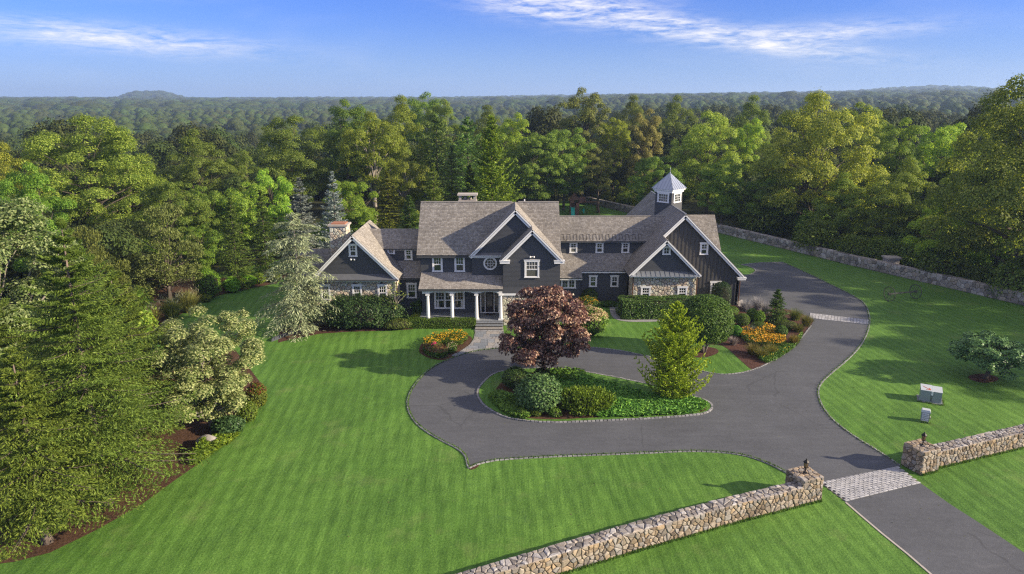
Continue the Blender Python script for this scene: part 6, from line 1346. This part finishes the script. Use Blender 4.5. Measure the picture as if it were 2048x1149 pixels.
def juniper(seed, poly, n, h, z, name, tint, lm='juniper'):
    rng = np.random.default_rng(seed); P2 = scatter(poly, n, rng); ws = waves(rng, 7, 1.1); W = np.stack([P2[:, 0], P2[:, 1], 0 * P2[:, 0]], 1)
    hh = h * np.clip(.62 + .55 * wv(W, ws) + .25 * wv(W, waves(rng, 5, 3.0)), .1, 1.3); P = np.stack([P2[:, 0], P2[:, 1], z + hh * rng.uniform(.35, 1, n)], 1)
    T_ = np.stack([rng.normal(size=n), rng.normal(size=n) - .3, np.full(n, .55)], 1); N_ = np.cross(T_, rng.normal(size=(n, 3)))
    N_ = np.where(N_[:, 2:3] < 0, -N_, N_) + [0, 0, .6]; c = np.array([*P2.mean(0), 0]); V, Q = leaf_quads(P - c, N_, .3, .1, rng, T_)
    o = link(name, npmesh(name, V, Q, mats=[M[lm]]), None, c); o.color = (*tint, 1); o['kind'] = 'stuff'; return o
JP = cr([(-1.59,44.94),(-0.85,46.22),(0.21,44.94),(1.17,41.94),(-0.13,42.24)], 4, True); juniper(380, JP, 4200, .42, .07, 'juniper_groundcover', (1.2, 1.35, 1.0))
JP = cr([(3.41,49.30),(5.74,48.33),(8.70,46.22),(9.59,45.36),(12.53,44.60),(13.12,43.71),(12.22,42.70),(9.98,42.24),(6.85,42.02),(5.11,42.39),(3.72,45.79),(2.78,48.05)], 5, True); juniper(381, JP, 15000, .5, .07, 'juniper_groundcover', (1.3, 1.4, 1.0))
JP = cr([(2.47,49.30),(4.01,49.90),(5.47,49.30),(4.95,47.77),(3.14,47.95)], 4, True); juniper(382, JP, 2600, .6, .07, 'juniper_groundcover', (1.3, 1.25, .8))
# left beds
SH(390, (-17.07, 43.53, 0.70, 1.75), 'larger reddish green rounded shrub at the lawn edge by the dogwood', 3200, .12, 'shrub', tint=(1.35, 1.05, .8), lumps=.12, flowers='red', fl=260, fsize=.1)
SH(391, (-17.00, 41.45, 0.70, 1.39), 'smaller golden green rounded shrub below the reddish one', 2600, .12, 'shrub', tint=(1.25, 1.15, .8), lumps=.12)
SH(392, (-17.65, 40.09, 0.89, 0.95), 'low dark glossy rhododendron under the dogwood', 2400, .17, 'darkshrub', 'rhododendron', (1.8, 1.7, 1.6), rag=.15)
mb = MB(); x, y = (-18.17,38.38); rb = np.random.default_rng(8)
DV, DQ = dome(rb, 12, 6); ws = waves(rb, 5, 2.2); V = DV * np.array([.75, .5, .42]) * (1 + .22 * wv(DV, ws))[:, None] + [0, 0, .2]; o = link('boulder', npmesh('boulder', V, DQ, mats=[M['greystone']]), None, (x, y, 0)); props(o, 'grey boulder half hidden between dogwood and fern row', 'boulder')
juniper(393, cr([(-18.16,35.99),(-18.45,37.46),(-18.16,38.51),(-17.72,39.29),(-17.25,40.23),(-16.81,39.55),(-17.01,38.26),(-17.35,36.92),(-17.68,35.99)], 4, True), 3200, .75, 0, 'fern_row', (1.6, 1.25, .7), 'shrub')
GR(394, *(-32.89,61.38), 1.25, 2.0, 700, 'tan topped fountain grass in the left back bed', tint=(1.4, 1.3, .95), plume='palegrass', np_=160, w=.03)
GR(395, *(-32.05,63.51), 1.5, 2.1, 800, 'left half of the long grass mound in the left back bed', tint=(1.2, 1.3, .85), w=.03, plume='palegrass', np_=90); GR(396, *(-31.40,65.78), 1.6, 2.2, 800, 'right half of the long grass mound in the left back bed', tint=(1.25, 1.3, .85), w=.03, plume='palegrass', np_=90)
for i, (b, lb, tt) in enumerate((((-31.53, 70.63, 1.29, 3.09), 'upright bright green shrub right of the grass mound', (1.6, 1.9, 1.0)), ((-30.00, 72.97, 0.80, 1.64), 'left of two bright round shrubs at the back lawn edge', (2.0, 2.3, .9)), ((-29.31, 75.55, 0.93, 1.22), 'right of two bright round shrubs at the back lawn edge', (2.0, 2.3, .9)), ((-31.27, 69.31, 0.51, 0.76), 'small golden shrub at the foot of the upright green shrub', (1.5, 1.2, .7)), ((-28.30, 76.67, 0.70, 1.16), 'low golden perennials at the far end of the back bed', (1.5, 1.3, .8)), ((-27.06, 77.67, 0.85, 1.10), 'low orange green perennials left of the weeping cedar', (1.5, 1.1, .7)))):
    SH(400 + i, b, lb, 2600 if i < 3 else 900, .15, 'shrub', tint=tt, rag=.12, lumps=.16)
# woodland shrubs behind the boundary wall and left bed (own copies of four meshes)
US = [shrub_mesh(420 + i, 2.2, 2.0, 3.2, 2600, .30, 'leaf' if i % 2 else 'leaf2', lumps=.3, rag=.25, core=.6) for i in range(4)]
ru = random.Random(9)
def run(pts, n, wid, label, zs=(.6, 1.3), tint=(.9, .95, .8)):
    P = [Vector(p) for p in pts]
    for i in range(n):
        t = (i + ru.random()) / n * (len(P) - 1); k = min(int(t), len(P) - 2); p = P[k].lerp(P[k + 1], t - k); d = (P[k + 1] - P[k]).normalized(); q = p + Vector((-d.y, d.x)) * ru.uniform(1.8, wid)
        s = ru.uniform(*zs); v = ru.uniform(.7, 1.25); plant('woodland_shrub', ru.choice(US), label, q.x, q.y, ru.uniform(0, 6), 'shrub', 'shrubs of the woodland edge', tuple(c * v for c in tint), (s, s, s * ru.uniform(.8, 1.3)))
run([BW[3], BW[2], BW[1], BW[0]], 46, 12, 'leafy shrub of the undergrowth along the far side of the boundary wall', (.6, 1.35), (.8, .88, .75))
run([(8, 150), BW[5], BW[4]], 14, 14, 'leafy shrub under the trees behind the playset', (.6, 1.3), (.88, .92, .78))
run([(-52, 58), (-46, 70), (-36, 80), (-30, 88), (-22, 96), (-4, 112)], 22, 12, 'leafy shrub under the trees left of the house', (.6, 1.2), (.95, 1.0, .8))
run([(-27, 45), (-30, 58), (-34, 66)], 7, 6, 'leafy shrub filling the gap behind the front spruces', (.7, 1.1), (1.0, 1.05, .8))

# ------------------------------------------------------------------ woods beyond (masses): instanced crowns
def inst_group(name, coll, kinds):
    ng = bpy.data.node_groups.new(name, 'GeometryNodeTree'); ng.interface.new_socket('Geometry', in_out='INPUT', socket_type='NodeSocketGeometry'); ng.interface.new_socket('Geometry', in_out='OUTPUT', socket_type='NodeSocketGeometry')
    N = ng.nodes; L = ng.links; gi = N.new('NodeGroupInput'); go = N.new('NodeGroupOutput'); ip = N.new('GeometryNodeInstanceOnPoints'); ci = N.new('GeometryNodeCollectionInfo'); ci.inputs['Collection'].default_value = coll; ci.inputs['Separate Children'].default_value = True; ci.inputs['Reset Children'].default_value = True
    def attr(nm, typ): a = N.new('GeometryNodeInputNamedAttribute'); a.data_type = typ; a.inputs['Name'].default_value = nm; return a.outputs['Attribute']
    L.new(gi.outputs[0], ip.inputs['Points']); L.new(ci.outputs[0], ip.inputs['Instance']); ip.inputs['Pick Instance'].default_value = True; L.new(attr('pick', 'INT'), ip.inputs['Instance Index'])
    L.new(attr('rot', 'FLOAT_VECTOR'), ip.inputs['Rotation']); L.new(attr('scl', 'FLOAT_VECTOR'), ip.inputs['Scale']); L.new(ip.outputs[0], go.inputs[0]); return ng
def mass(name, P, S, protos, seed):
    rng = np.random.default_rng(seed); coll = bpy.data.collections.new(name + '_kinds')
    for i, me in enumerate(protos): o = bpy.data.objects.new('%s_kind_%02d' % (name, i), me); coll.objects.link(o)
    me = bpy.data.meshes.new(name); n = len(P); me.vertices.add(n); me.vertices.foreach_set('co', np.asarray(P, np.float32).ravel())
    for nm, typ, key, v in (('rot', 'FLOAT_VECTOR', 'vector', np.stack([np.zeros(n), np.zeros(n), rng.uniform(0, 6.28, n)], 1)), ('scl', 'FLOAT_VECTOR', 'vector', S), ('pick', 'INT', 'value', rng.integers(0, len(protos), n))):
        a = me.attributes.new(nm, typ, 'POINT'); a.data.foreach_set(key, np.asarray(v).ravel().astype(np.int32 if typ == 'INT' else np.float32))
    o = link(name, me); o['kind'] = 'stuff'; md = o.modifiers.new('scatter', 'NODES'); md.node_group = inst_group(name, coll, protos); return o
rw = np.random.default_rng(55)
def far_crown(seed, n, leaf):
    return broad(seed, 10, 5.2, 1.0, 26, n, leaf, ROUND, (.24, .4), .8, .25, 0, lm='farleaf')[1]
def far_canopy(seed, n, leaf, k=9):
    """crown seen from afar: billowing lumps with a leafy skin"""
    rng = np.random.default_rng(seed); DV, DQ = dome(rng, 9, 5); Vs = []; Qs = []; b = 0; C = []
    for i in range(k):
        a = 6.283 * i / (k - 1); rr = 0 if i == 0 else rng.uniform(1.8, 3.2); r = 3.6 if i == 0 else rng.uniform(1.7, 2.7); c = np.array([rr * math.cos(a), rr * math.sin(a), (6.6 if i == 0 else rng.uniform(4.2, 6.6))]); C.append((c, r))
        V = DV * r * np.array([1, 1, .85]) * (1 + .16 * wv(DV, waves(rng, 5, 2.6)))[:, None] + c; Vs.append(V); Qs.append(DQ + b); b += len(V)
    ci = rng.integers(0, k, n); d = unit(rng.normal(size=(n, 3))); d[:, 2] = np.abs(d[:, 2]) - .25; d = unit(d); cc = np.array([C[i][0] for i in ci]); cr_ = np.array([C[i][1] for i in ci])
    P = cc + d * (cr_ * rng.uniform(.9, 1.12, n))[:, None] * np.array([1, 1, .85]); V, Q = leaf_quads(P, d * 1.2 + rng.normal(size=(n, 3)) * .3 + [0, 0, .3], leaf, leaf * .8, rng); Vs.append(V); Qs.append(Q + b)
    return npmesh('canopy', np.concatenate(Vs), np.concatenate(Qs), mats=[M['farleaf']], smooth=True)
FC = [far_crown(500 + i, 5200, .42) for i in range(3)]; FD = [far_canopy(510 + i, 1100, .62, 8 + i) for i in range(4)]
def field(r0, r1, step, az0, az1, jit=.5):
    pts = []; r = r0
    while r < r1:
        n = max(1, int((az1 - az0) * r / step)); a = az0 + (np.arange(n) + rw.uniform(-jit, jit, n) + .5) * (az1 - az0) / n; rr = r + rw.uniform(-jit, jit, n) * step; pts.append(np.stack([rr * np.sin(a), rr * np.cos(a)], 1)); r += step * .9
    return np.concatenate(pts)
def sized(P2, lo, hi, hz=(.9, 1.5)):
    n = len(P2); s = rw.uniform(lo, hi, n); return np.stack([P2[:, 0], P2[:, 1], gz(P2[:, 0], P2[:, 1]) - .5], 1), np.stack([s, s, s * rw.uniform(*hz, n)], 1)
A = field(165, 420, 8, R(-42), R(42)); P, S = sized(A, .6, 1.6, (1.0, 1.6)); mass('far_woods', P, S, FC, 1)
A = field(420, 1100, 10, R(-42), R(42)); P, S = sized(A, .6, 1.55, (.8, 1.3)); mass('distant_forest', P, S, FD, 2)
A = field(1100, 3900, 26, R(-42), R(42)); P, S = sized(A, 2.2, 4.2, (.4, .62)); 
hole = (np.degrees(np.arctan2(P[:, 0], P[:, 1])) > 26.9) & (np.degrees(np.arctan2(P[:, 0], P[:, 1])) < 31.2) & (np.hypot(P[:, 0], P[:, 1]) > 2480) & (np.hypot(P[:, 0], P[:, 1]) < 3000)
mass('hill_forest', P[~hole], S[~hole], FD, 3)
# nearer woods filling between the listed trees
Pn = [(x, y) for x, y in np.concatenate([field(118, 170, 7.5, R(-40), R(40))]) if not (-46 < x < 36 and y < 138) and not (x > 36 and y < 104 - (x - 33) * 2)]
Pn += [(x, y) for x, y in zip(rw.uniform(-75, -38, 60), rw.uniform(60, 118, 60)) if x < -38 - (y - 60) * .05 and not (abs(x + 59) < 10 and abs(y - 96) < 9)]
Pn = np.array(Pn); P, S = sized(Pn, .62, 1.0, (.9, 1.45)); P[:, 2] -= .6
NP = [far_crown(520 + i, 11000, .28) for i in range(3)]; mass('near_woods', P, S, NP, 4)
# haze ------------------------------------------------------------------------
mb = MB(); mb.box(-3600, -60, -40, 3600, 4300, 82); hz = link('haze', mb.mesh('haze', [])); hz['kind'] = 'stuff'
hm = bpy.data.materials.new('haze'); hm.use_nodes = True; nt = hm.node_tree; nt.nodes.remove(nt.nodes['Principled BSDF'])
pv = nt.nodes.new('ShaderNodeVolumePrincipled'); pv.inputs['Color'].default_value = (.55, .74, 1.0, 1); pv.inputs['Density'].default_value = .00022; pv.inputs['Anisotropy'].default_value = .2
nt.links.new(pv.outputs[0], nt.nodes['Material Output'].inputs['Volume']); hz.data.materials.append(hm);
